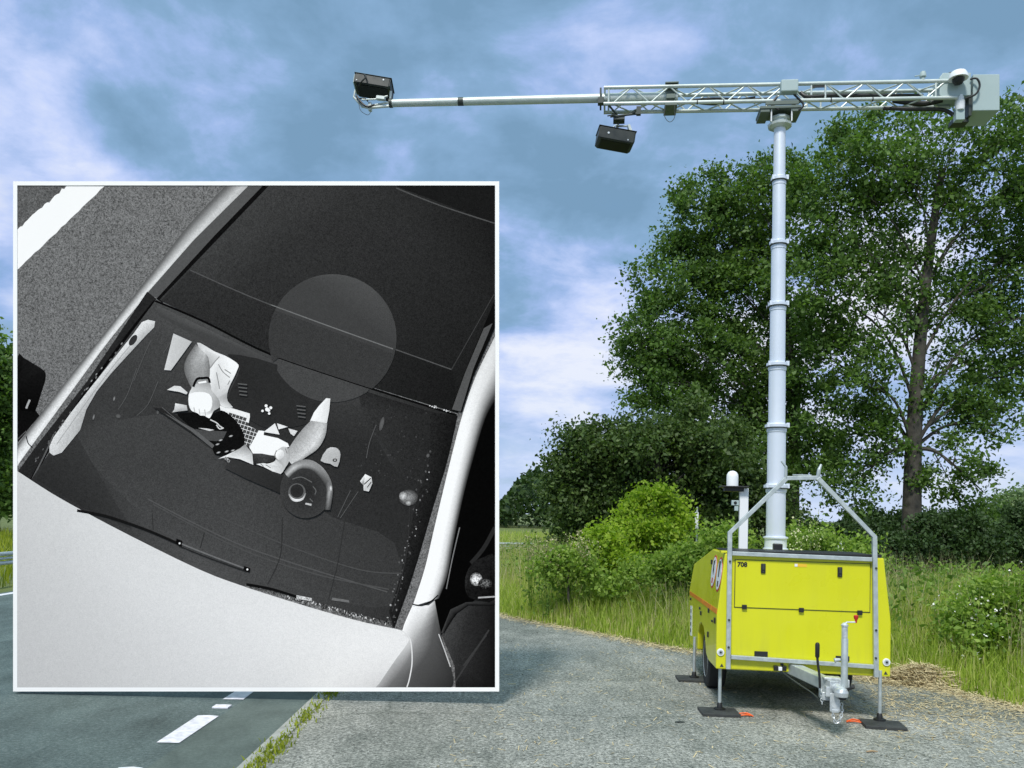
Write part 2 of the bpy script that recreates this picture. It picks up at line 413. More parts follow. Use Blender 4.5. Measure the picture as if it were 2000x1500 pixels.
for prof in (prof_low, prof_up):
    for i in range(len(prof)):
        p, q = prof[i], prof[(i + 1) % len(prof)]
        if p[1] == ZM and q[1] == ZM: continue
        bm.faces.new([rows[(AL, *p)], rows[(AL, *q)], rows[(AR, *q)], rows[(AR, *p)]])
bmesh.ops.recalc_face_normals(bm, faces=bm.faces)
me = bpy.data.meshes.new('body'); bm.to_mesh(me); bm.free()
body = link('body', me, M['yellow'], T)
bv = body.modifiers.new('bevel', 'BEVEL'); bv.width = 0.012; bv.segments = 2; bv.limit_method = 'ANGLE'; bv.angle_limit = radians(30)
MB().box((0.825, 1.34, 0.44), (1.1, 0.16, 0.16)).box((0.825, 1.3, 0.62), (1.2, 1.1, 0.1)).build('axle_and_light_block', M['black'], T)  # axle, plus a dark slab added to stop light showing through the arches
# roof trim
MB().box((0.93, 0.035, ZT + 0.018), (1.22, 0.07, 0.026)).box((0.83, 0.5, ZT + 0.012), (1.42, 0.8, 0.012)).build('roof_trim', M['black'], T, bevel=0.003)
MB().box((0.10, 0.05, ZT + 0.012), (0.10, 0.10, 0.02)).build('corner_cap', M['yellow'], T, bevel=0.004)
# front door
A0, A1, Z0, Z1 = 0.188, 1.432, 1.042, 1.494
door = MB().box(((A0 + A1) / 2, -0.004, (Z0 + Z1) / 2), (A1 - A0, 0.012, Z1 - Z0)).build('access_door', M['yellow'], T, bevel=0.003)
s = MB()
for c, sz in ((((A0 + A1) / 2, -0.002, Z1 + 0.0035), (A1 - A0 + 0.014, 0.006, 0.005)), (((A0 + A1) / 2, -0.002, Z0 - 0.0035), (A1 - A0 + 0.014, 0.006, 0.005)),
              ((A0 - 0.0035, -0.002, (Z0 + Z1) / 2), (0.005, 0.006, Z1 - Z0)), ((A1 + 0.0035, -0.002, (Z0 + Z1) / 2), (0.005, 0.006, Z1 - Z0))): s.box(c, sz)
s.build('door_seal', M['dark'], door)
for a, z in ((0.447, 1.421), (1.155, 1.411)):
    l = MB().box((a, -0.017, z), (0.044, 0.016, 0.094)).build('latch', M['black'], door, bevel=0.006)
    MB().box((a, -0.028, z + 0.012), (0.022, 0.01, 0.05)).box((a, -0.027, z - 0.032), (0.014, 0.006, 0.014)).build('latch_lever', M['dark'], l, bevel=0.002)
for a, z in ((0.276, 1.046), (0.806, 1.037), (1.341, 1.034)):
    MB().box((a, -0.016, z), (0.046, 0.018, 0.042)).build('hinge', M['black'], door, bevel=0.004)
def text(name, body_, size, loc, m, parent, rot=(pi / 2, 0, 0), ext=0.0012, bold=0.0):
    cu = bpy.data.curves.new(name, 'FONT'); cu.body = body_; cu.size = size; cu.extrude = ext; cu.offset = bold
    o = bpy.data.objects.new(name, cu); COL.objects.link(o)
    dg = bpy.context.evaluated_depsgraph_get(); dg.update()
    me = bpy.data.meshes.new_from_object(o.evaluated_get(dg)); bpy.data.objects.remove(o)
    r = link(name, me, m, parent); r.location = loc; r.rotation_euler = rot; return r
text('fleet_number', '708', 0.062, (0.204, -0.0125, 1.432), M['black'], door, bold=0.0022)
wl = MB().box((0.795, -0.0115, 1.462), (0.115, 0.002, 0.030)).build('warning_label', mat('label_orange', (0.80, 0.50, 0.03), 0.5), door)
MB().box((0.752, -0.0135, 1.462), (0.026, 0.002, 0.026)).build('label_pictogram', M['white'], wl)
# front face fittings
for a, z in ((0.441, 0.603), (1.192, 0.593)):
    v = MB().box((a, -0.003, z), (0.125, 0.010, 0.048)).build('vent_slot', M['black'], T, bevel=0.003)
for a, z in ((0.062, 0.601), (1.590, 0.578)):
    r = MB().lathe([(0.004, -0.012), (0.033, -0.012), (0.036, -0.002)], (a, 0, z), 'Y', 28).build('reflector', M['white'], T, True)
    MB().lathe([(0.002, -0.0155), (0.022, -0.0155), (0.023, -0.011)], (a, 0, z), 'Y', 24).build('reflector_lens', M['galv'], r, True)
    MB().lathe([(0.001, -0.0175), (0.010, -0.0175), (0.011, -0.015)], (a, 0, z), 'Y', 16).build('reflector_lens', M['black'], r, True)
for a in (0.075, 1.585):
    MB().prism([(a - 0.018, 0.462), (a + 0.018, 0.462), (a, 0.494)], -0.003, 0.001).build('hazard_triangle', M['dark'], T)
for a, z in ((0.578, 0.475), (0.655, 0.478)):
    MB().box((a, -0.012, z), (0.04, 0.03, 0.046)).build('socket', M['black'], T, bevel=0.004)
MB().box((0.616, -0.02, 0.474), (0.034, 0.04, 0.036)).build('socket_lid', M['white'], T, bevel=0.004)
MB().box((0.635, -0.006, 0.513), (0.028, 0.014, 0.02)).build('socket_lamp', M['black'], T)
# left side: stripe, round signs, sticker, catches (on the slightly leaning panel)
def sl(b, z, off=0.003): return (AL + lean(z) - off, b, z)
def side_patch(name, pts, m, parent=T, off=0.003):
    n = len(pts); vs = [sl(b, z, off) for b, z in pts] + [sl(b, z, -0.004) for b, z in pts]
    q = MB(); q.add(vs, [tuple(range(n))] + [(i, (i + 1) % n, (i + 1) % n + n, i + n) for i in range(n)])
    return q.build(name, m, parent)
st = side_patch('orange_stripe', [(0.02, 1.012), (0.42, 1.002), (0.42, 0.954), (0.02, 0.962)], M['orange'])
side_patch('orange_stripe', [(0.45, 1.001), (1.20, 0.982), (1.20, 0.936), (0.45, 0.953)], M['orange'])
side_patch('orange_stripe', [(1.22, 0.982), (2.63, 0.945), (2.63, 0.900), (1.22, 0.936)], M['orange'])
for cb, lo in ((0.20, 0), (0.62, 1)):
    circ = lambda r, n=28: [(cb + r * 1.05 * cos(2 * pi * i / n), 1.335 + r * sin(2 * pi * i / n)) for i in range(n)]
    sg = side_patch('round_sign', circ(0.172), M['red'], T, 0.003)
    side_patch('sign_face', circ(0.152), M['white'], sg, 0.005)
    side_patch('sign_symbol', [(cb - 0.05, 1.46), (cb + 0.06, 1.44), (cb + 0.05, 1.34), (cb - 0.02, 1.30), (cb - 0.03, 1.36), (cb + 0.0, 1.40)] if lo else [(cb - 0.03, 1.47), (cb + 0.07, 1.46), (cb + 0.03, 1.31), (cb - 0.02, 1.31)], M['black'], sg, 0.007)
    side_patch('sign_symbol', [(cb - 0.035, 1.27), (cb + 0.035, 1.27), (cb + 0.035, 1.215), (cb - 0.035, 1.215)], M['red'] if lo else M['black'], sg, 0.007)
stk = side_patch('sticker', [(2.30, 0.79), (2.52, 0.77), (2.50, 0.40), (2.28, 0.42)], M['white'])
for k in range(4): side_patch('sticker_mark', [(2.36, 0.74 - k * .08), (2.45, 0.735 - k * .08), (2.45, 0.69 - k * .08), (2.36, 0.695 - k * .08)], M['dark'], stk, 0.005)
for b, z, h in ((1.30, 0.82, .045), (1.42, 0.86, .03), (0.60, 0.93, .045), (0.10, 0.89, .055), (0.62, 0.68, .055), (0.85, 1.42, .05), (0.30, 0.86, .02), (2.45, 0.86, .03)):
    MB().box(sl(b, z, 0.006), (0.016, 0.05, h)).build('side_catch', M['black'], T, bevel=0.003)
# wheels
wh = empty('wheel', (0.175, 1.33, 0.315)); wh.parent = T
MB().lathe([(0.19, -0.095), (0.285, -0.098), (0.31, -0.08), (0.317, -0.04), (0.317, 0.04), (0.31, 0.08), (0.285, 0.098), (0.19, 0.095)], (0, 0, 0), 'X', 40).build('tyre', M['rubber'], wh, True)
MB().lathe([(0.02, -0.075), (0.06, -0.078), (0.07, -0.055), (0.15, -0.045), (0.175, -0.075), (0.2, -0.099), (0.205, -0.06), (0.2, 0.05), (0.05, 0.06)], (0, 0, 0), 'X', 32).build('rim', M['galv'], wh, True)
w2 = copy_tree(wh, T); w2.location = (1.49, 1.33, 0.315); w2.rotation_euler = (0, 0, pi)
# galvanised guard frame
gf = MB(); FB = -0.033; r = 0.021
gf.tube([(0.13, FB, 0.45), (0.126, FB, 1.755), (0.642, FB - .0, 2.286)], r, square=True)
gf.tube([(1.488, FB, 0.44), (1.460, FB, 1.755), (0.935, FB, 2.300)], r, square=True)
gf.tube([(0.648, FB, 2.292), (0.93, FB, 2.302)], r * 0.9, square=True)
gf.tube([(0.155, FB, 0.566), (1.465, FB, 0.536)], r * 0.9, square=True)
gf.tube([(0.150, FB, 1.557), (1.440, FB, 1.541)], r * 0.9, square=True)
gf.build('guard_frame', M['galv'], T, bevel=0.003)
e = MB(); e.tube([(0.64, FB, 2.28), (0.640, FB - .01, 2.40), (0.595, FB - .01, 2.455)], [0.015, 0.013, 0.009], 8)
e.tube([(0.937, FB, 2.29), (0.945, FB - .01, 2.38), (0.965, FB - .01, 2.43)], [0.02, 0.017, 0.011], 8)
e.box((0.79, FB, 2.325), (0.17, 0.03, 0.012)).build('rest_hook', M['galv'], T)
for a, zs in ((0.129, (0.66, 0.92, 1.48)), (1.478, (0.62, 0.88, 1.46))):
    for z in zs: MB().lathe([(0.010, -0.012), (0.011, 0.0)], (a - (0.006 if z > 1.2 and a > 1 else 0), FB - r, z), 'Y', 12).build('bolt', M['dark'], T)
# drawbar
db = MB(); P0, P1 = Vector((0.735, 0.05, 0.475)), Vector((0.945, -0.50, 0.435))
db.tube([P0, P1], 0.052, square=True)
db.build('drawbar', M['galv'], T, bevel=0.008)
dr = [o for o in T.children if o.name.startswith('drawbar')][0]
u_ = (P1 - P0).normalized()
cp = MB(); cp.tube([P1 - u_ * 0.05, P1 + u_ * 0.10], 0.062, square=True)
cp.tube([P1 + u_ * 0.08, P1 + u_ * 0.2 + Vector((0, 0, -0.01))], [0.05, 0.036], 14)
cp.lathe([(0.02, -0.02), (0.055, -0.02), (0.06, 0.02), (0.045, 0.05), (0.015, 0.06)], P1 + u_ * 0.17 + Vector((0, 0, -0.035)), 'Z', 20)
cp.box(P1 + u_ * 0.03 + Vector((0, 0, 0.07)), (0.15, 0.1, 0.02)).box(P1 + Vector((-0.04, 0, -0.09)), (0.07, 0.13, 0.07))
cp.build('coupler', M['cast'], dr, True, bevel=0.004)
MB().tube([P1 + u_ * 0.10 + Vector((0.05, -.02, -0.02)), P1 + u_ * 0.24 + Vector((0.06, 0, 0.05)), P1 + u_ * 0.26 + Vector((0.04, 0, 0.065))], [0.014, 0.012, 0.016], 10).box(P1 + u_ * 0.12 + Vector((0.03, -0.03, -0.06)), (0.05, 0.05, 0.05)).build('coupler_handle', M['black'], dr)
bt = MB(); q0 = P1 + Vector((-0.03, -0.10, -0.07))
bt.box(q0 + Vector((0.05, -0.01, -0.06)), (0.085, 0.02, 0.16)).box(q0 + Vector((0.05, -0.02, -0.13)), (0.06, 0.03, 0.03)).box(q0 + Vector((0.0, 0.02, 0.03)), (0.05, 0.06, 0.09)); bt.build('coupler_plate', M['cast'], dr, bevel=0.006)
cb = MB(); cb.tube(curve_pts([(0.62, 0.0, 0.455), (0.72, -0.2, 0.39), (0.83, -0.4, 0.33), (0.90, -0.55, 0.26)], 5), 0.007, 8)
cb.build('breakaway_cable', M['dark'], T)
def chain(name, pts, parent, link_r=0.016, wire=0.0042, step=0.024):
    P = curve_pts(pts, 14); m_ = MB(); acc = 0; k = 0; last = P[0]
    dists = [0]
    for i in range(1, len(P)): dists.append(dists[-1] + (P[i] - P[i - 1]).length)
    tgt = 0
    while tgt < dists[-1]:
        i = max(j for j in range(len(P)) if dists[j] <= tgt); i = min(i, len(P) - 2)
        t = (tgt - dists[i]) / max(1e-6, dists[i + 1] - dists[i]); c = P[i].lerp(P[i + 1], t); d = (P[i + 1] - P[i]).normalized()
        s1 = d.cross(Vector((0, 1, 0))).normalized(); s2 = d.cross(s1)
        sv = s1 if k % 2 == 0 else s2
        ring = [c + d * (link_r * 1.05 * cos(2 * pi * q / 10)) + sv * (link_r * 0.7 * sin(2 * pi * q / 10)) for q in range(11)]
        m_.tube(ring, wire, 5, caps=False); tgt += step; k += 1
    return m_.build(name, M['cast'], parent)
chain('safety_chain', [(0.955, -0.60, 0.33), (0.945, -0.62, 0.22), (0.972, -0.63, 0.135), (1.01, -0.62, 0.17), (1.03, -0.60, 0.25), (1.02, -0.6, 0.31)], T)
chain('safety_chain', [(0.865, -0.52, 0.40), (0.872, -0.54, 0.33), (0.875, -0.54, 0.27)], T)
hb = MB(); hb.tube(curve_pts([(0.845, -0.58, 0.42), (0.838, -0.59, 0.52), (0.822, -0.59, 0.64), (0.817, -0.59, 0.70)], 5), 0.011, 8)
hl = hb.build('handbrake_lever', M['black'], T, True)
MB().lathe([(0.012, 0.685), (0.019, 0.695), (0.020, 0.80), (0.014, 0.815), (0.004, 0.82)], (0.817, -0.59, 0), 'Z', 14).build('grip', M['black'], hl, True)
jk = MB(); jx = lambda z: (1.040, -0.60, z)
jk.lathe([(0.029, 0.44), (0.029, 0.86), (0.027, 0.865)], (1.045, -0.60, 0), 'Z', 20)
jp = jk.build('jockey_post', M['galv'], T, True)
MB().lathe([(0.026, 0.86), (0.026, 0.96), (0.024, 0.97), (0.031, 0.972), (0.031, 0.985), (0.016, 1.0), (0.008, 1.004)], (1.043, -0.60, 0), 'Z', 20).build('jockey_collar', M['cast'], jp, True)
MB().tube([(1.043, -0.60, 0.995), (1.06, -0.60, 1.008), (1.135, -0.60, 1.012)], 0.007, 8).build('crank', M['cast'], jp, True)
MB().lathe([(0.008, 1.005), (0.010, 1.03), (0.019, 1.045), (0.020, 1.068), (0.012, 1.074)], (1.138, -0.60, 0), 'Z', 14).build('crank_knob', M['red'], jp, True)
MB().box((1.045, -0.57, 0.47), (0.09, 0.07, 0.07)).build('jockey_clamp', M['cast'], jp, bevel=0.005)
MB().tube([(0.96, -0.6, 0.67), (1.01, -0.6, 0.68)], [0.022, 0.012], 10).build('clamp_knob', M['cast'], jp, True)
# outrigger legs
def leg(a, b, top):
    l = MB().tube([(a, b, 0.06), (a, b, top)], 0.017, 12).build('outrigger_leg', M['galv'], T, True)
    MB().lathe([(0.055, 0.034), (0.055, 0.046), (0.028, 0.052), (0.024, 0.09), (0.018, 0.10)], (a, b, 0), 'Z', 18).build('foot', M['black'], l, True)
for a, b, tp in ((0.075, 0.10, 0.50), (1.535, 0.00, 0.50), (-0.01, 1.66, 0.50), (1.66, 1.75, 0.50)): leg(a, b, tp)
# mast
ma, mbk = 0.797, 1.2
zs = [1.50, 2.26, 2.929, 3.615, 4.287, 4.98, 5.706, 6.33]
rs = [0.103, 0.098, 0.090, 0.083, 0.077, 0.070, 0.064]
ms = MB(); pr = [(0.12, 1.50), (0.12, 1.60), (0.10, 1.61)]
pr = []
for i in range(7): pr += [(rs[i], zs[i]), (rs[i], zs[i + 1])]
mx = lambda z: ma - 0.0045 * (z - 1.6)
mst = MB()
for i in range(7): mst.tube([(mx(zs[i]), mbk, zs[i]), (mx(zs[i + 1]), mbk, zs[i + 1] + 0.01)], rs[i], 32)
mast = mst.build('mast', M['mast'], T, True)
for i in range(1, 7):
    z, R = zs[i], rs[i - 1]
    c = MB(); c.lathe([(R * 0.99, -0.075), (R * 1.07, -0.07), (R * 1.09, -0.03), (R * 1.30, -0.018), (R * 1.30, 0.012), (R * 1.05, 0.02), (R * .9, 0.03)], (mx(z), mbk, z), 'Z', 32)
    for q in range(3):
        an = 0.6 + q * 2 * pi / 3 + pi; c.box((mx(z) + R * 1.25 * cos(an), mbk + R * 1.25 * sin(an), z + 0.005), (0.03, 0.03, 0.05))
    col = c.build('mast_collar', M['mast'], mast, True)
    MB().lathe([(R * 1.10, -0.030), (R * 1.315, -0.028), (R * 1.315, -0.022), (R * 1.10, -0.020)], (mx(z), mbk, z), 'Z', 32).build('collar_seal', M['dark'], mast, True)
MB().lathe([(0.135, 1.55), (0.135, 1.575), (0.118, 1.58), (0.118, 1.68), (0.134, 1.685), (0.134, 1.70), (0.104, 1.71)], (ma, mbk, 0), 'Z', 32).build('mast_base', M['mast'], T, True)
MB().box((0.77, 0.95, 1.60), (0.09, 0.1, 0.07)).build('base_motor', M['black'], T, bevel=0.01)
# mast head
sz = lambda a: -0.0152 * (a - 0.77)            # the truss hangs a little lower to the right
hd = MB(); hd.lathe([(0.085, 6.28), (0.13, 6.30), (0.135, 6.325), (0.09, 6.33), (0.09, 6.37), (0.11, 6.375), (0.11, 6.40)], (0.775, mbk, 0), 'Z', 10)
head = hd.build('mast_head', M['truss'], T)
pl = MB().box((0.755, mbk, 6.46), (0.44, 0.30, 0.03)).box((0.59, mbk, 6.43), (0.10, 0.28, 0.04)).box((0.93, mbk, 6.43), (0.10, 0.28, 0.04)).box((0.77, mbk - 0.14, 6.505), (0.36, 0.02, 0.04))
pl.build('head_plate', M['clamp'], T, bevel=0.004)
for a in (0.66, 0.88): MB().tube([(a, mbk - 0.12, 6.31), (a, mbk - 0.12, 6.47)], 0.008, 8).build('head_rod', M['white'], head)
# truss
BF, BBk, ZTT, ZBB = 1.10, 1.30, 6.748, 6.560
TA0, TA1 = -1.198, 2.62
pt = lambda a, b, z: Vector((a, b, z + sz(a) - 0.010))
tr = MB()
for b in (BF, BBk):
    for z in (ZTT, ZBB): tr.tube([pt(TA0, b, z), pt(TA1, b, z)], 0.021, 12)
st_ = 0.212; n = int((TA1 - TA0 - 0.12) / st_); a = TA0 + 0.10
tr2 = MB()
for k in range(n):
    up = k % 2 == 0; x0_, x1_ = a + k * st_, a + (k + 1) * st_
    if not (0.99 < x0_ < 1.2):
        tr2.tube([pt(x0_, BF, ZBB if up else ZTT), pt(x1_, BF, ZTT if up else ZBB)], 0.0085, 8)
    tr2.tube([pt(x0_, BBk, ZBB if up else ZTT), pt(x1_, BBk, ZTT if up else ZBB)], 0.0085, 8)
    tr2.tube([pt(x0_, BF if up else BBk, ZBB), pt(x1_, BBk if up else BF, ZBB)], 0.0085, 8)
    tr2.tube([pt(x0_, BBk if up else BF, ZTT), pt(x1_, BF if up else BBk, ZTT)], 0.0085, 8)
for a in (TA0 + 0.055, 1.09, 1.24, 2.40):
    for b in (BF, BBk): tr2.tube([pt(a, b, ZBB), pt(a, b, ZTT)], 0.011, 8)
for a in (TA0 + 0.01,):
    for z in (ZTT, ZBB): tr2.tube([pt(a, BF, z), pt(a, BBk, z)], 0.011, 8)
truss = tr.build('truss', M['truss'], T, True)
tr2.build('lattice', M['truss'], truss, True)
c = MB()
for a in (1.16,): c.box(pt(a, BF, ZTT - 0.035), (0.15, 0.012, 0.02))
c.tube(curve_pts([pt(0.98, 1.12, 6.66), pt(1.05, 1.10, 6.60), pt(1.3, 1.12, 6.62), pt(1.6, 1.15, 6.63), pt(2.3, 1.2, 6.64)], 6), 0.022, 8)
c.tube(curve_pts([pt(-0.5, 1.2, 6.60), pt(0.0, 1.16, 6.63), pt(0.4, 1.18, 6.62), pt(0.65, 1.12, 6.60)], 6), 0.014, 8)
c.tube(curve_pts([pt(-0.2, 1.2, 6.62), pt(0.1, 1.24, 6.61), pt(0.5, 1.18, 6.64)], 6), 0.02, 8)
c.tube(curve_pts([pt(0.72, 1.08, 6.60), pt(0.66, 1.07, 6.50), pt(0.74, 1.06, 6.44)], 6), 0.012, 8)
c.tube(curve_pts([pt(0.90, 1.08, 6.62), pt(1.0, 1.07, 6.50), pt(0.95, 1.06, 6.43)], 6), 0.012, 8)
c.tube(curve_pts([pt(2.0, 1.25, 6.62), pt(2.3, 1.22, 6.56), pt(2.5, 1.18, 6.58)], 6), 0.03, 8)
c.build('truss_cable', M['black'], truss, True)
for a in (-0.15, 0.14, 1.30, 1.74):
    MB().lathe([(0.024, -0.006), (0.024, 0.006)], pt(a, BF, ZBB), 'X', 12).build('cable_tie', M['black'], truss)
# sliding clamp round the truss
k_ = MB().box(pt(-0.435, 1.2, 6.783), (0.15, 0.26, 0.016)).box(pt(-0.44, 1.2, 6.535), (0.14, 0.25, 0.03)).box(pt(-0.445, BF - 0.0, 6.63), (0.10, 0.04, 0.05)).box(pt(-0.44, 1.2, 6.71), (0.11, 0.13, 0.07))
k_.build('boom_clamp', M['clamp'], T, bevel=0.004)
MB().tube(curve_pts([pt(-0.50, 1.08, 6.53), pt(-0.51, 1.08, 6.40), pt(-0.455, 1.08, 6.33), pt(-0.40, 1.08, 6.38), pt(-0.40, 1.08, 6.53)], 8), 0.0035, 6).build('cable_loop', M['dark'], T)
MB().tube([pt(-1.25, 1.2, 6.668), pt(-0.36, 1.2, 6.668)], 0.062, 20).build('boom_sleeve', M['truss'], T, True)
MB().box(pt(-1.235, 1.2, 6.668), (0.02, 0.20, 0.17)).box(pt(-1.23, 1.12, 6.60), (0.07, 0.07, 0.07)).build('boom_flange', M['dark'], T, bevel=0.003)
boom = MB().tube([Vector((-3.72, 1.2, 6.722)), Vector((-1.2, 1.2, 6.698))], [0.044, 0.050], 22).build('boom', M['truss'], T, True)
MB().tube([Vector((-2.905, 1.2, 6.7145)), Vector((-2.84, 1.2, 6.714))], 0.0478, 22).build('boom_band', M['dark'], boom, True)
MB().tube([Vector((-3.735, 1.2, 6.722)), Vector((-3.70, 1.2, 6.722))], 0.052, 22).build('boom_cap', M['dark'], boom, True)
# camera housings
def housing(c, dims, rot, front=True):
    w_, d_, h_ = dims
    hz = MB(); R = Euler(rot).to_matrix()
    bmv = bmesh.new()
    o_ = MB()
    # hull: bevelled box with a sun visor over the lens side
    pf = [(-w_ / 2, -h_ / 2 + 0.02), (-w_ / 2 + 0.03, -h_ / 2), (w_ / 2 - 0.03, -h_ / 2), (w_ / 2, -h_ / 2 + 0.025), (w_ / 2, h_ / 2 - 0.01), (w_ / 2 - 0.02, h_ / 2), (-w_ / 2 + 0.02, h_ / 2), (-w_ / 2, h_ / 2 - 0.01)]
    o_.prism(pf, -d_ / 2, d_ / 2); bmv.free()
    o_.box((0, 0, h_ / 2 + 0.006), (w_ * 1.04, d_ * 1.06, 0.008))
    o_.box((0, -d_ / 2 - 0.004, 0), (w_ * 0.94, 0.008, h_ * 0.9))
    return o_, R
def place_h(c, dims, rot):
    o_, R = housing(c, dims, rot)
    h = o_.build('camera_housing', M['blackmetal'], T, bevel=0.004)
    h.location = c; h.rotation_euler = rot
    return h
h1 = place_h((-1.060, 1.22, 6.212), (0.42, 0.27, 0.140), (radians(0), radians(7.5), radians(10)))
gl = MB().box((0, 0, -0.071), (0.34, 0.22, 0.006)).build('lens_window', M['glass'], h1, bevel=0.002)
MB().tube([(-0.12, -0.135, 0.02), (-0.02, -0.10, 0.13), (0.04, 0, 0.17)], 0.007, 8).tube([(0.17, -0.11, 0.05), (0.12, -0.08, 0.15), (0.02, 0, 0.17)], 0.012, 8).box((0.135, -0.1, 0.11), (0.03, 0.05, 0.09), Euler((0, -0.5, 0))).build('housing_bracket', M['truss'], h1)
for x_, z_, r_ in ((-0.10, 0.0, 0.012), (0.13, -0.04, 0.008)): MB().lathe([(r_, -0.006), (r_ + .002, 0.0)], (x_, -0.142, z_), 'Y', 12).build('housing_screw', M['cast'], h1)
hb_ = MB().tube([(-1.03, 1.2, 6.40), (-1.04, 1.2, 6.34)], 0.016, 8).tube([pt(-1.14, 1.1, 6.545), pt(-1.02, 1.22, 6.46), pt(-0.84, 1.12, 6.47)], 0.012, 8).tube([pt(-1.10, 1.3, 6.54), pt(-1.0, 1.2, 6.45), pt(-0.83, 1.25, 6.55)], 0.010, 8).tube([pt(-1.12, 1.14, 6.43), pt(-0.80, 1.14, 6.46)], 0.012, 8).box(pt(-1.02, 1.2, 6.42), (0.13, 0.12, 0.04)).box(pt(-0.80, 1.12, 6.48), (0.05, 0.05, 0.09)).tube([pt(-1.15, 1.1, 6.42), pt(-1.09, 1.12, 6.44), pt(-1.0, 1.15, 6.42)], 0.008, 8)
hb_.build('hanger', M['dark'], T)
h2 = place_h((-3.945, 1.24, 6.938), (0.43, 0.30, 0.115), (radians(-4), radians(7.5), radians(8)))
MB().box((0.0, 0, -0.061), (0.37, 0.25, 0.006)).build('lens_window', M['glass'], h2, bevel=0.002)
MB().tube(curve_pts([(-0.10, -0.16, 0.05), (-0.07, -0.20, 0.0), (-0.11, -0.19, -0.06), (-0.15, -0.12, -0.08)], 6), 0.009, 8).build('housing_cable', M['black'], h2, True)
MB().box((-0.219, 0, 0), (0.012, 0.27, 0.10)).build('housing_cover', M['boxgrey'], h2, bevel=0.003)
for x_, z_, r_ in ((0.13, 0.025, 0.009), (-0.18, -0.03, 0.006)): MB().lathe([(r_, -0.006), (r_ + .002, 0.0)], (x_, -0.158, z_), 'Y', 12).build('housing_screw', M['white'], h2)
eb = MB()
eb.tube([Vector((-3.70, 1.2, 6.69)), Vector((-3.98, 1.18, 6.665))], 0.016, 8).tube([Vector((-3.72, 1.2, 6.735)), Vector((-3.95, 1.2, 6.70))], 0.013, 8)
eb.tube([Vector((-3.97, 1.18, 6.66)), Vector((-4.06, 1.18, 6.68)), Vector((-4.17, 1.18, 6.80)), Vector((-4.16, 1.2, 6.90))], 0.013, 8)
eb.tube([Vector((-3.73, 1.2, 6.72)), Vector((-3.72, 1.18, 6.86))], 0.014, 8).box((-3.965, 1.18, 6.675), (0.035, 0.06, 0.09))
eb.box((-3.83, 1.16, 6.765), (0.10, 0.06, 0.035), Euler((0, 0.15, 0)))
eb.tube([Vector((-4.05, 1.12, 6.735)), Vector((-3.90, 1.14, 6.745)), Vector((-3.75, 1.16, 6.79))], 0.010, 8)
eb.build('boom_bracket', M['truss'], T)
MB().tube(curve_pts([Vector((-4.13, 1.15, 6.80)), Vector((-4.05, 1.14, 6.70)), Vector((-3.98, 1.14, 6.66)), Vector((-3.90, 1.14, 6.68))], 6), 0.012, 8).tube(curve_pts([Vector((-4.1, 1.15, 6.74)), Vector((-4.07, 1.14, 6.62)), Vector((-3.98, 1.14, 6.56)), Vector((-3.94, 1.14, 6.60))], 6), 0.003, 6).tube(curve_pts([Vector((-4.12, 1.15, 6.76)), Vector((-4.02, 1.12, 6.75)), Vector((-3.98, 1.14, 6.72))], 6), 0.008, 6).build('boom_wiring', M['black'], T)
# boxes on the truss
MB().box((0.838, 1.045, 6.672), (0.185, 0.10, 0.135)).build('junction_box', M['boxgrey'], T, bevel=0.012)
cbx = MB(); cbx.prism([(2.44, 6.56), (2.44, 6.755), (2.475, 6.805), (2.762, 6.795), (2.762, 6.545), (2.47, 6.535)], 1.10, 1.34)
ctl = cbx.build('control_box', M['boxgrey'], T, bevel=0.006)
dm = MB(); dm.lathe([(0.02, 0.075), (0.075, 0.06), (0.095, 0.02), (0.098, -0.012), (0.085, -0.012), (0.05, 0.0)], (2.60, 1.02, 6.70), 'Z', 28)
dcam = dm.build('dome_camera', M['white'], T, True)
MB().lathe([(0.006, -0.06), (0.04, -0.05), (0.058, -0.02), (0.06, 0.0)], (2.60, 1.02, 6.685), 'Z', 20).build('camera_lens', M['black'], dcam, True)
MB().box((2.60, 1.07, 6.715), (0.05, 0.1, 0.04)).build('camera_arm', M['white'], dcam, bevel=0.004)
MB().lathe([(0.036, 0), (0.036, 0.035), (0.028, 0.05)], (2.59, 1.2, 6.80), 'Z', 18).build('vent_cap', M['black'], T, True)
MB().lathe([(0.045, 6.40), (0.05, 6.43), (0.05, 6.50), (0.042, 6.505), (0.042, 6.56)], (2.665, 1.14, 0), 'Z', 20).build('actuator', M['white'], T, True)
MB().box((2.665, 1.16, 6.36), (0.09, 0.08, 0.14)).build('actuator_foot', M['boxgrey'], T, bevel=0.004)
cw = MB(); cw.prism([(2.785, 6.375), (2.785, 6.775), (3.055, 6.768), (3.058, 6.370)], 1.10, 1.47)
cw.build('counterweight_box', M['boxgrey'], T, bevel=0.006)
MB().box((2.765, 1.2, 6.46), (0.03, 0.16, 0.26)).box((2.70, 1.26, 6.32), (0.16, 0.14, 0.05)).build('box_mount', M['dark'], T, bevel=0.003)
MB().tube(curve_pts([(2.745, 1.08, 6.71), (2.80, 1.05, 6.70), (2.83, 1.05, 6.62), (2.79, 1.05, 6.53), (2.70, 1.08, 6.50)], 8), 0.011, 8).build('box_cable', M['black'], T, True)
MB().tube(curve_pts([pt(1.9, 1.25, 6.53), pt(2.2, 1.2, 6.49), pt(2.5, 1.2, 6.48), pt(2.62, 1.2, 6.42)], 6), 0.022, 8).build('box_conduit', M['black'], T, True)
MB().lathe([(0.02, 6.72), (0.02, 6.76), (0.034, 6.765), (0.034, 6.79), (0.026, 6.82), (0.01, 6.825)], (2.265, 1.1, 0), 'Z', 16).tube([(2.18, 1.1, 6.775), (2.25, 1.1, 6.785)], 0.006, 6).build('sensor', M['boxgrey'], T, True)
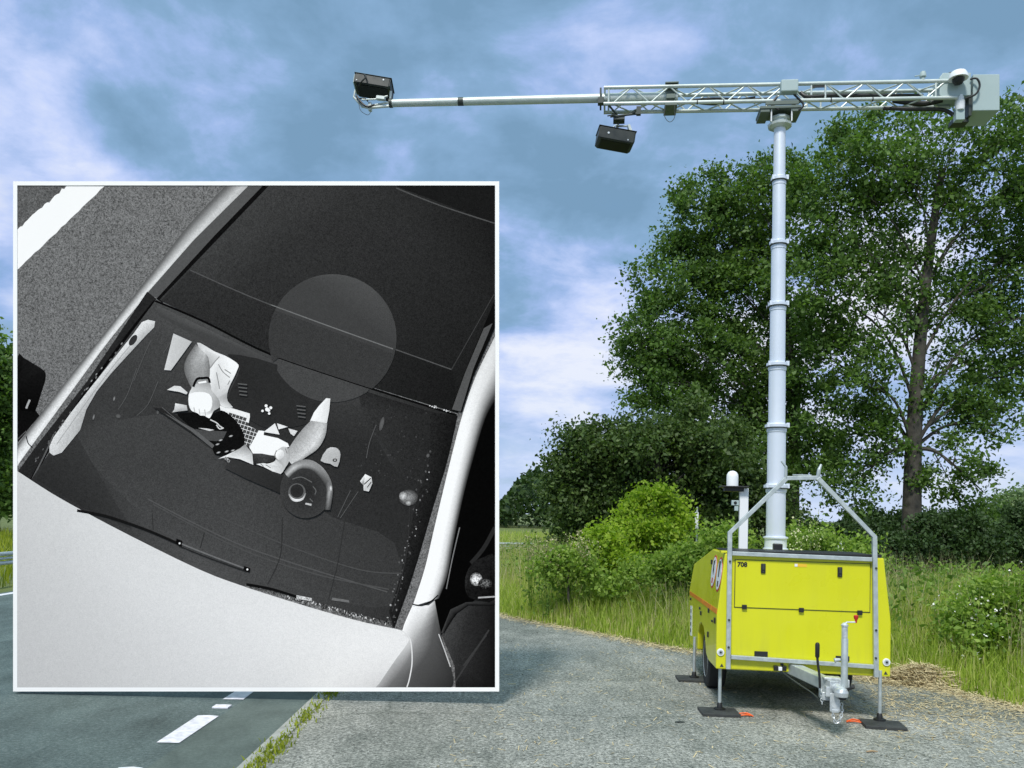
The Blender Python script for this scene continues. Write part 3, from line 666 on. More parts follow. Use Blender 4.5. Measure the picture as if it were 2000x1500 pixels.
# beacon post
bp = MB().box((0.400, 0.9, 1.885), (0.092, 0.06, 0.67)).build('beacon_post', M['white'], T, bevel=0.008)
MB().box((0.292, 0.9, 2.232), (0.285, 0.22, 0.014)).box((0.29, 0.9, 2.205), (0.20, 0.14, 0.045)).build('beacon_plate', M['black'], bp, bevel=0.003)
MB().lathe([(0.062, 2.24), (0.062, 2.335), (0.058, 2.365), (0.044, 2.388), (0.022, 2.401), (0.004, 2.404)], (0.272, 0.86, 0), 'Z', 26).build('beacon_dome', M['white'], bp, True)
cc = MB().box((0.306, 0.88, 2.060), (0.075, 0.05, 0.055)).box((0.32, 0.88, 2.0), (0.04, 0.04, 0.05)).build('post_camera', M['boxgrey'], bp, bevel=0.004)
MB().lathe([(0.004, -0.032), (0.016, -0.030), (0.018, -0.02)], (0.306, 0.88, 2.06), 'Y', 14).build('camera_lens', M['black'], cc, True)
# pads under the legs
TM = Matrix.Translation((1.992, 7.959, 0)) @ Matrix.Rotation(radians(-6.765), 4, 'Z')
def pad(pl_, rz, label, rope=None, size=(0.36, 0.28)):
    wpos = TM @ Vector((pl_[0], pl_[1], 0))
    t = empty('outrigger_pad', (wpos.x, wpos.y, 0.005), radians(rz)); tag(t, label, 'outrigger pad', 'pads under the trailer legs')
    MB().box((0, 0, 0.0145), (size[0], size[1], 0.028)).build('board', M['board'], t, bevel=0.004)
    if rope:
        x0, y0, dx = rope
        m_ = MB(); sgn = 1 if dx > 0 else -1
        m_.tube(curve_pts([(x0, y0 + 0.03, 0.016), (x0 + dx * .5, y0 + 0.035, 0.02), (x0 + dx, y0 + 0.0, 0.008), (x0 + dx * .5, y0 - 0.03, 0.02), (x0, y0 - 0.04, 0.016)], 6), 0.0065, 8)
        m_.tube(curve_pts([(x0, y0 + 0.01, 0.02), (x0 + dx * .6, y0 - 0.005, 0.032), (x0 + dx * 1.05, y0 - 0.03, 0.008)], 6), 0.0055, 8)
        m_.build('rope_handle', M['rope'], t, True)
pad((0.06, 0.04), -2, 'black pad with orange rope on its right side under the front left trailer leg', (0.18, -0.07, 0.12))
pad((1.525, -0.115), -10, 'black pad with orange rope on its left side under the front right trailer leg', (-0.18, 0.07, -0.12))
pad((-0.03, 1.63), -3, 'black pad without visible rope under the rear left trailer leg beside the tyre')

# ------------------------------------------------------------------ inset picture overlay, not part of the place, built as a standing board
DB = 8.0; PXM = DB / 1600.0                       # one print unit is 5 mm
B0 = CC + CR * ((501 - 1000) * PXM) + CU * ((944.1 - 1350) * PXM) + CF * DB
BD = bpy.data.objects.new('inset_board', None); COL.objects.link(BD)
_bm = Matrix((CR, CF, CU)).transposed().to_4x4(); _bm.translation = B0
BD.matrix_world = _bm
tag(BD, 'inset overlay built as a large white framed board, black and white photo of a silver car from above', 'photo board')
KW = 1.02                                         # reflected light per unit albedo on the print face (calibrates ink to tone)
def inkmat():
    m = bpy.data.materials.new('print_ink'); m.use_nodes = True; t = m.node_tree; b = t.nodes['Principled BSDF']
    a = t.nodes.new('ShaderNodeAttribute'); a.attribute_name = 'tone'
    s = t.nodes.new('ShaderNodeSeparateColor'); L(a.outputs['Color'], s.inputs[0], t)
    o = objco(t)
    g1 = noise(o, 95, 2, 0.7, tree=t); g2 = noise(o, 38, 3, 0.7, tree=t); g3 = noise(o, 3.0, 4, 0.6, tree=t)
    g = mathn('ADD', mathn('MULTIPLY', mathn('SUBTRACT', g1, 0.5, t), 2.3, t), mathn('MULTIPLY', mathn('SUBTRACT', g2, 0.5, t), 1.2, t), t)
    g = mathn('ADD', g, mathn('MULTIPLY', mathn('SUBTRACT', g3, 0.5, t), 0.25, t), t)
    f = mathn('ADD', 1.0, mathn('MULTIPLY', g, mathn('MULTIPLY', s.outputs[1], 3.0, t), t), t)
    v = mathn('MULTIPLY', s.outputs[0], mathn('MAXIMUM', f, 0.05, t), t)
    L(mixc(1.0, mathn('MINIMUM', v, 0.93, t), (1.03, 0.985, 0.955), t, 'MULTIPLY'), b.inputs['Base Color'], t)
    b.inputs['Roughness'].default_value = 0.9; b.inputs['Specular IOR Level'].default_value = 0.0
    return m
M['ink'] = inkmat()
def lin(t): t = t / 255.0; return (t / 12.92 if t <= 0.04045 else ((t + 0.055) / 1.055) ** 2.4) / KW
LAY = [0]
XA, XB, YA, YB = 35.0, 967.0, 363.0, 1342.0
class Ink:
    """pieces of the printed picture: thin sheets of ink, each a fraction of a millimetre in front of the one before"""
    def __init__(s): s.v = []; s.f = []; s.c = []
    def _z(s, step=1): LAY[0] += step; return -0.006 - LAY[0] * 0.00008
    def _p(s, x, y, z): x = min(max(x, XA), XB); y = min(max(y, YA), YB); return ((x - 501) * PXM, z, (1350 - y) * PXM)
    def poly(s, pts, tone, grain=0.12, smooth=0, step=1):
        if smooth: pts = [(p.x, p.y) for p in curve_pts([(x, y, 0) for x, y in pts], smooth, True)]
        z = s._z(step); k = len(s.v); n = len(pts)
        tn = tone if isinstance(tone, (list, tuple)) else [tone] * n
        if len(tn) != n: tn = [tn[int(i * len(tn) / n)] for i in range(n)]
        s.v += [s._p(x, y, z) for x, y in pts]; s.c += [(lin(q), grain) for q in tn]; s.f.append(tuple(range(k, k + n))); return s
    def strip(s, lines, tones, grain=0.08, sub=6):
        """lines: polylines with the same number of points; tone i belongs to line i"""
        z = s._z(); LN = []
        for l in lines: LN.append([(p.x, p.y) for p in curve_pts([(x, y, 0) for x, y in l], sub)] if sub > 1 else l)
        n = len(LN[0]); k = len(s.v)
        for l, t in zip(LN, tones):
            tt = t if isinstance(t, (list, tuple)) else [t] * 2
            for i, (x, y) in enumerate(l):
                q = i / (n - 1) * (len(tt) - 1); j = min(int(q), len(tt) - 2)
                s.v.append(s._p(x, y, z)); s.c.append((lin(tt[j] + (tt[j + 1] - tt[j]) * (q - j)), grain))
        for a in range(len(LN) - 1):
            for i in range(n - 1): s.f.append((k + a * n + i, k + a * n + i + 1, k + (a + 1) * n + i + 1, k + (a + 1) * n + i))
        return s
    def line(s, pts, w, tone, grain=0.1, sub=5):
        P = curve_pts([(x, y, 0) for x, y in pts], sub) if len(pts) > 2 else [Vector((*p, 0)) for p in pts]
        l1, l2 = [], []
        for i, p in enumerate(P):
            d = (P[min(i + 1, len(P) - 1)] - P[max(i - 1, 0)]).normalized(); q = Vector((-d.y, d.x, 0)) * (w / 2)
            l1.append((p.x + q.x, p.y + q.y)); l2.append((p.x - q.x, p.y - q.y))
        return s.strip([l1, l2], [tone, tone], grain, 1)
    def disc(s, x, y, rx, ry, tone, edge=None, grain=0.1, rot=0.0, n=40, a0=0, a1=360):
        z = s._z(0.12 if n < 10 else 1); k = len(s.v); edge = tone if edge is None else edge
        s.v.append(s._p(x, y, z)); s.c.append((lin(tone), grain))
        for i in range(n):
            a = radians(a0 + (a1 - a0) * i / n); u, v = rx * cos(a), ry * sin(a)
            s.v.append(s._p(x + u * cos(rot) - v * sin(rot), y + u * sin(rot) + v * cos(rot), z)); s.c.append((lin(edge), grain))
        for i in range(n): s.f.append((k, k + 1 + i, k + 1 + (i + 1) % n))
        return s
    def build(s, name, parent):
        me = bpy.data.meshes.new(name); me.from_pydata(s.v, [], s.f)
        at_ = me.color_attributes.new('tone', 'FLOAT_COLOR', 'POINT')
        for i, (t, g) in enumerate(s.c): at_.data[i].color = (t, g, 0, 1)
        me.update(); o = link(name, me, M['ink'], parent); return o
# board body, border, rear props
w_, h_ = (975 - 27) * PXM, (1350 - 355) * PXM
MB().box((0, 0.035, h_ / 2), (w_ - 0.02, 0.07, h_ - 0.02)).build('panel', M['boardwhite'], BD, bevel=0.004)
fr = MB(); bw = 8 * PXM
fr.box((0, 0.018, h_ - bw / 2), (w_, 0.06, bw)).box((0, 0.018, bw / 2), (w_, 0.06, bw))
fr.box((-w_ / 2 + bw / 2, 0.018, h_ / 2), (bw, 0.06, h_ - 2 * bw)).box((w_ / 2 - bw / 2, 0.018, h_ / 2), (bw, 0.06, h_ - 2 * bw))
fr.build('border', M['boardwhite'], BD)
for a in (-1.7, 0.0, 1.7):
    pr_ = MB(); pr_.tube([(a, 0.09, 3.6), (a, 1.7, -0.06 - 0.026 * a)], 0.045, square=True).tube([(a, 0.10, 0.02), (a, 0.10, 4.4)], 0.035, square=True).tube([(a, 0.10, 0.35), (a, 1.55, 0.12)], 0.03, square=True)
    pr_.build('rear_prop', M['wood'], BD, bevel=0.004)
# --- the printed picture
base = Ink(); base.poly([(XA, YA), (XB, YA), (XB, YB), (XA, YB)], [112, 112, 108, 108], 0.50)
base.poly([(35, 363), (131, 363), (35, 448)], 94, 0.44)
PR = base.build('printed_photo', BD); tag(PR, 'black and white overhead picture of a silver car and its driver')
q = Ink(); top = [(131 - i * 4.8, 363 + i * 4.3 + rnd.uniform(-3.5, 3.5)) for i in range(21)]; bot = [(35 + i * 8.5, 528 - i * 8.25 + rnd.uniform(-1.6, 1.6)) for i in range(21)]
q.poly(top + [(35, 452)] + bot, 255, 0.03); q.build('road_line', PR)
# door mirror on the far side
q = Ink(); q.poly([(35, 790), (66, 796), (78, 812), (56, 838), (35, 868)], 14, 0.3)
q.line([(35, 866), (66, 832)], 3, 130).line([(35, 858), (52, 842)], 2, 90)
q.poly([(35, 697), (48, 700), (62, 708), (80, 719), (88, 726), (90, 738), (82, 766), (70, 802), (62, 802), (35, 792)], [22, 22, 26, 30, 20, 12, 10, 8, 8, 14], 0.3, 3)
q.line([(59, 781), (55, 790), (52, 798)], 4, 170); q.build('door_mirror', PR)
# silver sill of the roof and the front pillar on the left
Lo = [(446, 363), (372, 442), (297, 537), (210, 647), (127, 752), (66, 832), (30, 880)]
Li = [(486, 363), (414, 436), (335, 521), (222, 655), (140, 765), (66, 866), (30, 916)]
mixp = lambda A, B_, t: [(a[0] + (b[0] - a[0]) * t, a[1] + (b[1] - a[1]) * t) for a, b in zip(A, B_)]
q = Ink(); q.strip([mixp(Lo, Li, t) for t in (-0.12, 0.05, 0.35, 0.7, 1.0)], [88, [105, 120, 140], [150, 185, 215], [195, 232, 244], [185, 222, 232]], 0.10)
q.line([(52, 852), (56, 866), (64, 874)], 2, 30)
q.build('roof_pillar', PR)
q = Ink()
q.poly([(486, 363), (521, 363), (440, 440), (312, 583), (286, 575), (380, 468)], 84, 0.10)
q.poly([(514, 363), (536, 363), (400, 510), (318, 592), (306, 584), (420, 460)], 16, 0.3)
q.poly([(288, 570), (306, 584), (260, 640), (178, 752), (100, 866), (66, 944), (35, 922), (74, 868), (170, 746), (228, 660)], 38, 0.25)
q.line([(304, 588), (250, 655), (170, 765), (112, 850), (80, 905), (62, 938)], 6, 12, 0.3)
for i in range(26):
    t = rnd.random(); q.disc(240 - 175 * t + rnd.uniform(-4, 4), 668 + 235 * t, 1.2, 2.6, rnd.choice((110, 150, 90)), rot=0.6, n=8)
q.line([(106, 848), (92, 880), (64, 936)], 3, 92)
q.build('door_seal', PR)
# roof
q = Ink(); q.poly([(526, 363), (700, 363), (967, 363), (967, 600), (930, 720), (894, 806), (700, 746), (530, 690), (400, 626), (312, 586), (390, 505)], [62, 50, 26, 34, 30, 28, 40, 44, 48, 56, 62], 0.28)
q.poly([(372, 528), (530, 596), (770, 682), (884, 724), (896, 808), (700, 748), (530, 692), (400, 628), (314, 588)], [50, 44, 40, 28, 24, 36, 40, 44, 46], 0.28)
q.poly([(770, 363), (967, 363), (967, 436)], 27, 0.2)
q.line([(372, 528), (450, 563), (530, 596), (650, 640), (770, 682), (882, 722)], 2.2, 82, 0.12)
q.line([(774, 368), (860, 402), (967, 437)], 2.4, 80, 0.15)
q.line([(882, 722), (920, 655), (965, 575)], 1.6, 62)
q.build('roof', PR)
q = Ink(); ws = [(304, 588), (400, 630), (530, 694), (700, 752), (892, 812), (872, 900), (845, 995), (800, 1130), (768, 1228), (600, 1187), (480, 1149), (390, 1116), (255, 1046), (160, 996), (60, 940), (112, 862), (178, 766), (250, 660)]
q.poly(ws, [72, 74, 68, 62, 34, 38, 42, 46, 50, 66, 74, 78, 62, 50, 46, 58, 60, 66], 0.22)
q.poly([(150, 846), (240, 820), (340, 812), (400, 870), (560, 950), (650, 1010), (770, 1060), (770, 1180), (620, 1165), (470, 1100), (340, 1040), (220, 950)], [60, 66, 66, 66, 62, 60, 56, 60, 68, 72, 70, 64], 0.22, 3)
q.poly([(306, 596), (420, 650), (540, 708), (640, 742), (640, 752), (520, 726), (400, 668), (310, 616)], [80, 84, 72, 66, 64, 66, 68, 66], 0.12)
q.poly([(700, 760), (886, 818), (866, 905), (826, 980), (760, 900), (706, 800)], [40, 34, 38, 40, 52, 50], 0.3)
q.poly([(70, 935), (112, 880), (150, 850), (210, 955), (260, 1035), (160, 990)], [44, 50, 56, 54, 56, 46], 0.2)
q.line([(304, 588), (400, 629), (530, 693), (700, 751), (892, 811)], 4, 12, 0.2)
q.strip([[(840, 805), (838, 900), (812, 985), (786, 1110), (760, 1195)], [(894, 812), (874, 900), (848, 985), (808, 1120), (770, 1228)]], [36, 22], 0.4)
for i in range(64):
    t = rnd.random() ** 0.6; x = 846 - 82 * t + rnd.uniform(-16, 12) * (1 - .3 * t); y = 880 + 335 * t
    q.disc(x, y, rnd.uniform(.8, 2), rnd.uniform(1, 2.6), rnd.choice((90, 120, 170, 80)), n=7)
for i in range(60):
    q.disc(rnd.uniform(700, 840), rnd.uniform(790, 950), rnd.uniform(.7, 2.0), rnd.uniform(.8, 2.4), rnd.choice((58, 64, 72)), n=7)
for k_, (p, tn) in enumerate([([(290, 975), (380, 1022), (480, 1068), (620, 1115), (757, 1156)], 84), ([(300, 985), (470, 1072), (620, 1122), (760, 1151)], 78), ([(430, 1010), (560, 1065), (700, 1112), (785, 1120)], 76)]): q.line(p, 2.6, tn, 0.1)
for p in ([(298, 1002), (300, 1035)], [(552, 1010), (548, 1085), (524, 1140)], [(675, 1005), (660, 1100), (642, 1170)], [(400, 1040), (392, 1070)], [(800, 990), (797, 1060), (784, 1130), (766, 1195)]): q.line(p, 1.6, 52)
for p in ([(296, 665), (280, 700), (262, 745)], [(268, 720), (250, 770), (232, 800)], [(310, 745), (290, 790), (268, 812)], [(340, 660), (320, 690)], [(685, 958), (672, 985), (660, 1010)], [(735, 830), (722, 865), (716, 895)], [(700, 960), (665, 1012)]): q.line(p, 1.5, 86)
for x, y, a, b in ((224, 779, 2.2, 5), (184, 815, 2, 6), (310, 803, 3, 7), (232, 813, 5, 4), (836, 890, 3, 4), (746, 828, 4, 14)): q.disc(x, y, a, b, 150 if a < 3 else 100, 80, n=14, rot=0.25)
q.disc(798, 972, 19, 16, 150, 50, 0.4).disc(788, 969, 8, 9, 215, 110, 0.3).disc(798, 982, 6, 6, 190, 90, 0.3)
q.poly([(650, 1167), (682, 1172), (683, 1177), (648, 1172)], 110)
q.poly([(446, 692), (540, 712), (636, 770), (622, 800), (604, 826), (560, 836), (520, 836), (476, 812), (446, 780), (470, 720)], [44, 46, 50, 46, 44, 44, 46, 46, 44, 42], 0.2, 3)
q.build('windscreen', PR)
# round reflection lying over roof and windscreen
q = Ink()
arc = lambda a0, a1, n=22, r=125: [(650 + r * cos(radians(a0 + (a1 - a0) * i / n)), 661 + r * 1.0 * sin(radians(a0 + (a1 - a0) * i / n))) for i in range(n + 1)]
q.poly(arc(206, 376), [66] * 6 + [78] * 8 + [70] * 6 + [62] * 3, 0.12)
q.poly([arc(206, 206, 1)[0]] + [(770, 692)] + arc(16, 52, 8) + [(700, 751), (600, 718), (545, 699)] + arc(158, 200, 8), 58, 0.2)
q.poly([(545, 701), (600, 720), (700, 753), (722, 760)] + arc(58, 150, 14), 70, 0.2)
q.line([(530, 596), (650, 640), (768, 682)], 2.2, 112, 0.1)
q.build('reflection', PR)
q = Ink()
q.poly([(278, 630), (290, 625), (304, 628), (302, 640), (286, 656), (250, 695), (218, 730), (190, 765), (170, 800), (158, 840), (140, 862), (122, 884), (106, 890), (98, 884), (98, 872), (106, 854), (140, 806), (180, 755), (224, 700), (262, 652)], [226, 226, 215, 190, 178, 176, 180, 184, 178, 165, 190, 200, 208, 220, 222, 220, 216, 214, 216, 220], 0.14)
q.line([(268, 660), (215, 725), (160, 800), (112, 868)], 1.6, 168)
q.disc(261, 665, 6, 12, 50, n=18, rot=0.6); q.build('pillar_trim', PR)
# bonnet and wing
q = Ink()
hood = [(35, 920), (100, 962), (160, 996), (255, 1046), (390, 1112), (480, 1146), (600, 1184), (700, 1212), (765, 1226), (786, 1232), (798, 1243), (806, 1256)]
low = [(35, 1342), (150, 1342), (240, 1342), (330, 1342), (420, 1342), (500, 1342), (570, 1342), (630, 1342), (670, 1342), (700, 1342), (720, 1342), (736, 1342)]
q.strip([hood, mixp(hood, low, .33), mixp(hood, low, .66), low], [[208, 222, 230, 232], [202, 222, 234, 230], [198, 218, 230, 220], [194, 214, 226, 206]], 0.06, 3)
q.build('bonnet', PR)
q = Ink()
e0 = [(806, 1182), (786, 1232), (800, 1248), (770, 1292), (734, 1345)]; e1 = [(838, 1182), (815, 1240), (802, 1280), (776, 1320), (756, 1345)]; e2 = [(858, 1165), (850, 1215), (838, 1270), (812, 1310), (800, 1345)]; e3 = [(862, 1160), (862, 1240), (880, 1300), (886, 1330), (880, 1345)]
q.strip([e0, e1, e2, e3], [[252, 250, 215, 180, 165], [240, 170, 130, 112, 104], [130, 90, 82, 80, 76], [52, 56, 52, 46, 40]], 0.06, 4)
q.poly([(862, 1238), (888, 1300), (890, 1342), (967, 1342), (967, 1150), (930, 1170), (880, 1200)], [70, 46, 30, 16, 22, 40, 66], 0.25)
q.line([(785, 1231), (799, 1244), (804, 1262), (805, 1295), (800, 1325), (795, 1342)], 2.4, [60, 225, 215, 235][1], 0.05)
q.line([(857, 1238), (868, 1268), (880, 1302)], 2, 200)
for p in ([(905, 1300), (950, 1240)], [(890, 1330), (955, 1230)]): q.line(p, 3, 58)
q.build('wing', PR)
# windscreen wipers and the grille under the glass
q = Ink()
q.strip([[(478, 1141), (600, 1170), (690, 1195), (764, 1216)], [(482, 1147), (600, 1184), (700, 1212), (768, 1227)]], [70, 110], 0.9)
for i in range(110):
    t = rnd.random(); x = 560 + 200 * t; q.disc(x, 1165 + 52 * t + rnd.uniform(-3, 4), 1, rnd.uniform(1, 3.2), rnd.choice((40, 170, 210, 20)), n=6, rot=rnd.uniform(-.6, .6))
q.build('scuttle_grille', PR)
q = Ink()
q.line([(152, 997), (200, 1006), (240, 1018), (295, 1038), (350, 1062)], 5, 24); q.line([(350, 1060), (410, 1084), (484, 1112)], 3.2, 110)
q.line([(350, 1066), (410, 1090), (482, 1116)], 2, 40); q.poly([(346, 1052), (357, 1056), (356, 1068), (344, 1062)], 14); q.disc(352, 1061, 2, 2, 230, n=8)
q.poly([(478, 1105), (490, 1110), (488, 1118), (476, 1113)], 18); q.disc(484, 1112, 2, 2, 240, n=8)
q.line([(482, 1141), (530, 1150), (582, 1166)], 5, 18); q.poly([(580, 1162), (610, 1168), (610, 1174), (580, 1169)], 200, 0.5)
q.build('wiper', PR)
# right pillar, side glass, near mirror
q = Ink()
q.poly([(967, 700), (930, 760), (905, 860), (880, 960), (858, 1060), (845, 1150), (862, 1240), (895, 1195), (930, 1170), (967, 1130)], 7, 0.2)
q.line([(898, 1030), (884, 1090), (872, 1150)], 2, 120); q.line([(967, 1030), (945, 1070), (920, 1100)], 8, 40)
q.build('side_window', PR)
r0 = [(972, 648), (930, 734), (903, 812), (880, 900), (850, 1025), (830, 1110), (806, 1184)]; r1 = [(972, 775), (948, 818), (922, 905), (904, 975), (886, 1060), (874, 1125), (858, 1168)]
q = Ink(); q.strip([mixp(r0, r1, t) for t in (0, 0.15, 0.45, 0.7, 0.9, 1.0)], [[205, 240, 248, 250], [222, 252, 255, 255], [210, 245, 255, 255], [150, 190, 215, 225], [70, 90, 105, 110], 18], 0.05)
q.line([(806, 1180), (825, 1182), (842, 1174), (856, 1162)], 2.4, 20); q.build('front_pillar', PR)
q = Ink(); q.poly([(972, 585), (940, 650), (905, 735), (884, 800), (902, 806), (925, 735), (972, 640)], 14, 0.2).poly([(945, 642), (962, 632), (925, 720), (900, 804), (883, 800), (908, 730)], 84, 0.12)
for i in range(22): t = rnd.random(); q.disc(836 + 46 * t, 791 + 14 * t + rnd.uniform(-2, 2), rnd.uniform(.8, 2), rnd.uniform(.7, 1.6), rnd.choice((170, 230, 120)), n=7)
q.build('roof_seal', PR)
q = Ink(); q.poly([(862, 1236), (880, 1190), (910, 1176), (967, 1172), (967, 1182), (915, 1182), (890, 1200), (868, 1236)], [70, 62, 56, 40, 12, 14, 10, 8], 0.15)
q.poly([(967, 1088), (945, 1088), (925, 1098), (912, 1118), (908, 1140), (912, 1160), (925, 1170), (967, 1170)], [28, 26, 30, 40, 34, 24, 20, 16], 0.5, 3)
q.disc(930, 1131, 12, 13, 255, 90, 0.8); q.disc(948, 1140, 14, 10, 110, 24, 1.6, n=20); q.line([(934, 1167), (967, 1165)], 3, 170); q.build('door_mirror', PR)
# cabin: wheel, dials, papers, driver
q = Ink()
q.poly([(340, 652), (376, 668), (335, 724), (322, 723)], [205, 188, 200, 215], 0.06); q.build('belt_panel', PR)
q = Ink()
q.poly([(430, 792), (452, 797), (489, 808), (489, 816), (470, 815), (432, 802)], 240, 0.05)
q.poly([(444, 804), (489, 815), (486, 832), (508, 842), (496, 876), (470, 866), (456, 826)], 236, 0.1)
for r_ in range(8):
    for c_ in range(9):
        u, v = c_ * 7.4, r_ * 7.9; x = 448 + u * 0.95 + v * 0.34 * 0; y = 806 + u * 0.31 + v
        x = 449 + u * 0.94 - v * 0.30; y = 806 + u * 0.30 + v * 0.92
        if not in_poly(np.array([[x + 2, y + 3]]), [(448, 803), (486, 814), (484, 832), (508, 842), (496, 874), (472, 868), (456, 830)])[0]: continue
        q.poly([(x, y), (x + 6.2, y + 2.0), (x + 4.2, y + 8.2), (x - 2.0, y + 6.2)], 70, 0.2, 0, 0.02)
q.build('laptop', PR)
q = Ink()
q.poly([(506, 841), (517, 842), (516, 850), (544, 856), (563, 866), (566, 873), (546, 877), (536, 890), (495, 886), (488, 874), (496, 860)], 250, 0.03)
q.poly([(516, 844), (538, 827), (547, 849)], 236, 0.06).poly([(542, 827), (563, 834), (545, 839)], 232, 0.06).poly([(564, 837), (582, 842), (575, 852), (568, 847)], 220, 0.15)
q.build('paper', PR)
q = Ink()
q.poly([(300, 796), (318, 798), (400, 838), (440, 866), (430, 888), (420, 876)], 40, 0.15)
q.poly([(348, 808), (366, 806), (384, 807), (402, 815), (418, 808), (434, 802), (446, 808), (458, 818), (472, 836), (479, 856), (475, 874), (458, 885), (440, 890), (420, 887), (414, 870), (400, 858), (384, 846), (366, 828), (354, 817)], 17, 0.3, 2)
q.poly([(382, 838), (402, 841), (444, 843), (438, 856), (424, 862), (402, 860), (390, 850)], 74, 0.12)
q.poly([(388, 836), (404, 837), (420, 840), (410, 842)], 215, 0.1)
for p in ([(412, 820), (424, 826), (430, 832), (436, 836)], [(424, 830), (430, 838), (438, 836)]): q.line(p, 2.2, 215)
for x, y in ((426, 868), (452, 852), (432, 860), (456, 880), (444, 882), (428, 884)): q.disc(x, y, 4.5, 1.8, 215, 90, rot=-0.3, n=12)
q.poly([(320, 806), (380, 838), (420, 870), (416, 876), (374, 842)], 96, 0.1)
q.line([(318, 796), (350, 822), (390, 846)], 1.4, 92)
q.build('steering_wheel', PR)
# driver: shirt, forearms, hands, watch
q = Ink()
q.poly([(386, 670), (402, 676), (420, 687), (440, 695), (456, 704), (467, 713), (465, 722), (458, 738), (450, 754), (445, 770), (446, 784), (456, 796), (440, 796), (428, 788), (414, 770), (408, 742), (398, 700)], [210, 230, 236, 250, 255, 250, 250, 245, 215, 170, 180, 225, 235, 200, 240, 240, 200], 0.05, 2)
q.poly([(402, 684), (430, 696), (416, 716), (410, 722), (404, 702)], [215, 225, 205, 170, 180], 0.05)
for p in ([(430, 697), (420, 708), (411, 720)], [(428, 712), (436, 726), (450, 738)], [(424, 728), (428, 748), (430, 760)], [(440, 722), (452, 730)], [(450, 744), (446, 752)]): q.line(p, 1.8, 148)
q.build('shirt', PR)
q = Ink(); q.poly([(638, 778), (646, 779), (644, 802), (639, 828), (606, 824), (614, 806), (624, 793)], [240, 225, 205, 225, 250, 255, 255], 0.05); q.build('shirt_sleeve', PR)
q = Ink()
q.strip([[(384, 672), (366, 700), (361, 722), (368, 744), (378, 762)], [(394, 684), (382, 706), (378, 726), (384, 744), (386, 758)], [(402, 690), (398, 708), (398, 726), (400, 742), (402, 754)], [(408, 698), (411, 716), (411, 732), (410, 744), (413, 756)]], [[110, 108, 100, 104, 130], [190, 165, 150, 150, 165], [195, 170, 150, 150, 180], [120, 110, 120, 130, 170]], 0.14, 4)
q.strip([[(608, 822), (594, 836), (578, 856), (566, 874), (552, 892)], [(622, 824), (610, 842), (596, 862), (582, 880), (564, 900)], [(634, 826), (626, 848), (612, 870), (594, 888), (570, 906)], [(640, 827), (636, 852), (622, 876), (600, 892), (574, 910)]], [[150, 150, 150, 165, 170], [185, 190, 185, 185, 190], [195, 215, 222, 210, 200], [150, 150, 160, 150, 140]], 0.14, 4)
q.poly([(380, 752), (396, 748), (412, 750), (414, 762), (422, 772), (430, 784), (430, 796), (420, 802), (416, 808), (411, 817), (405, 815), (400, 812), (393, 812), (388, 808), (381, 805), (375, 802), (370, 790), (370, 772), (375, 760)], [180, 160, 170, 190, 160, 150, 165, 190, 240, 250, 255, 252, 255, 248, 255, 245, 250, 250, 210], 0.05, 2)
q.poly([(372, 770), (392, 766), (410, 770), (416, 784), (412, 802), (396, 806), (378, 798), (371, 788)], 255, 0.02, 2)
for p in ([(380, 796), (382, 805)], [(390, 799), (392, 810)], [(401, 800), (403, 813)], [(416, 776), (418, 790), (414, 804)]): q.line(p, 1.5, 180)
q.poly([(536, 890), (542, 880), (552, 873), (562, 874), (566, 884), (566, 900), (558, 914), (548, 927), (532, 920), (514, 911), (500, 906), (506, 902), (522, 906), (536, 902), (540, 896)], [190, 215, 200, 160, 175, 195, 190, 215, 235, 245, 235, 240, 235, 215, 170], 0.08, 2)
q.poly([(540, 884), (549, 878), (556, 884), (554, 894), (545, 898), (540, 892)], [250, 235, 220, 200, 240, 255], 0.05, 2)
for p in ([(520, 908), (530, 914)], [(510, 906), (516, 911)], [(541, 880), (538, 890), (542, 898)], [(558, 876), (562, 886)]): q.line(p, 1.4, 120)
q.poly([(428, 896), (446, 888), (470, 876), (480, 868), (494, 886), (496, 908), (470, 897), (446, 893)], [240, 245, 170, 140, 185, 220, 240, 225], 0.08)
DRV = q.build('driver', PR); tag(DRV, 'driver with bare forearms, one hand on the wheel and one holding a phone')
q = Ink(); q.line([(379, 756), (383, 746), (388, 740), (398, 739), (408, 739), (411, 748)], 4.5, 18); q.poly([(388, 747), (404, 744), (405, 748), (390, 750)], 255, 0.02); q.build('watch', PR)
q = Ink(); q.poly([(495, 886), (512, 886), (538, 891), (536, 902), (520, 904), (497, 907)], [58, 72, 60, 40, 64, 36], 0.3); q.build('phone', PR)
q = Ink(); q.poly([(328, 762), (342, 754), (354, 755), (368, 767), (366, 771), (352, 766)], [225, 215, 228, 210, 190, 225], 0.08).poly([(344, 788), (366, 792), (368, 802), (350, 804), (338, 806), (342, 800)], [235, 205, 170, 170, 190, 200], 0.1); q.build('wheel_spoke', PR)
q = Ink()
q.poly([(452, 894), (480, 904), (550, 926), (562, 946), (558, 968), (480, 934), (440, 914)], [50, 52, 48, 42, 40, 50, 56], 0.15)
q.line([(440, 894), (450, 902)], 6, 130, 1.2)
q.disc(598, 958, 50, 54, 40, 60, 0.25)
q.strip([[(556, 922), (572, 906), (592, 898), (612, 900), (632, 914), (646, 936), (651, 960), (646, 996)], [(560, 928), (575, 914), (592, 908), (612, 911), (628, 924), (639, 942), (644, 962), (640, 996)], [(566, 934), (578, 922), (592, 916), (610, 919), (622, 930), (634, 948), (638, 964), (634, 996)]], [[70, 110, 130, 140, 150, 120, 90, 60], [180, 205, 160, 150, 120, 90, 170, 90], [40, 50, 50, 50, 44, 40, 40, 36]], 0.1, 3)
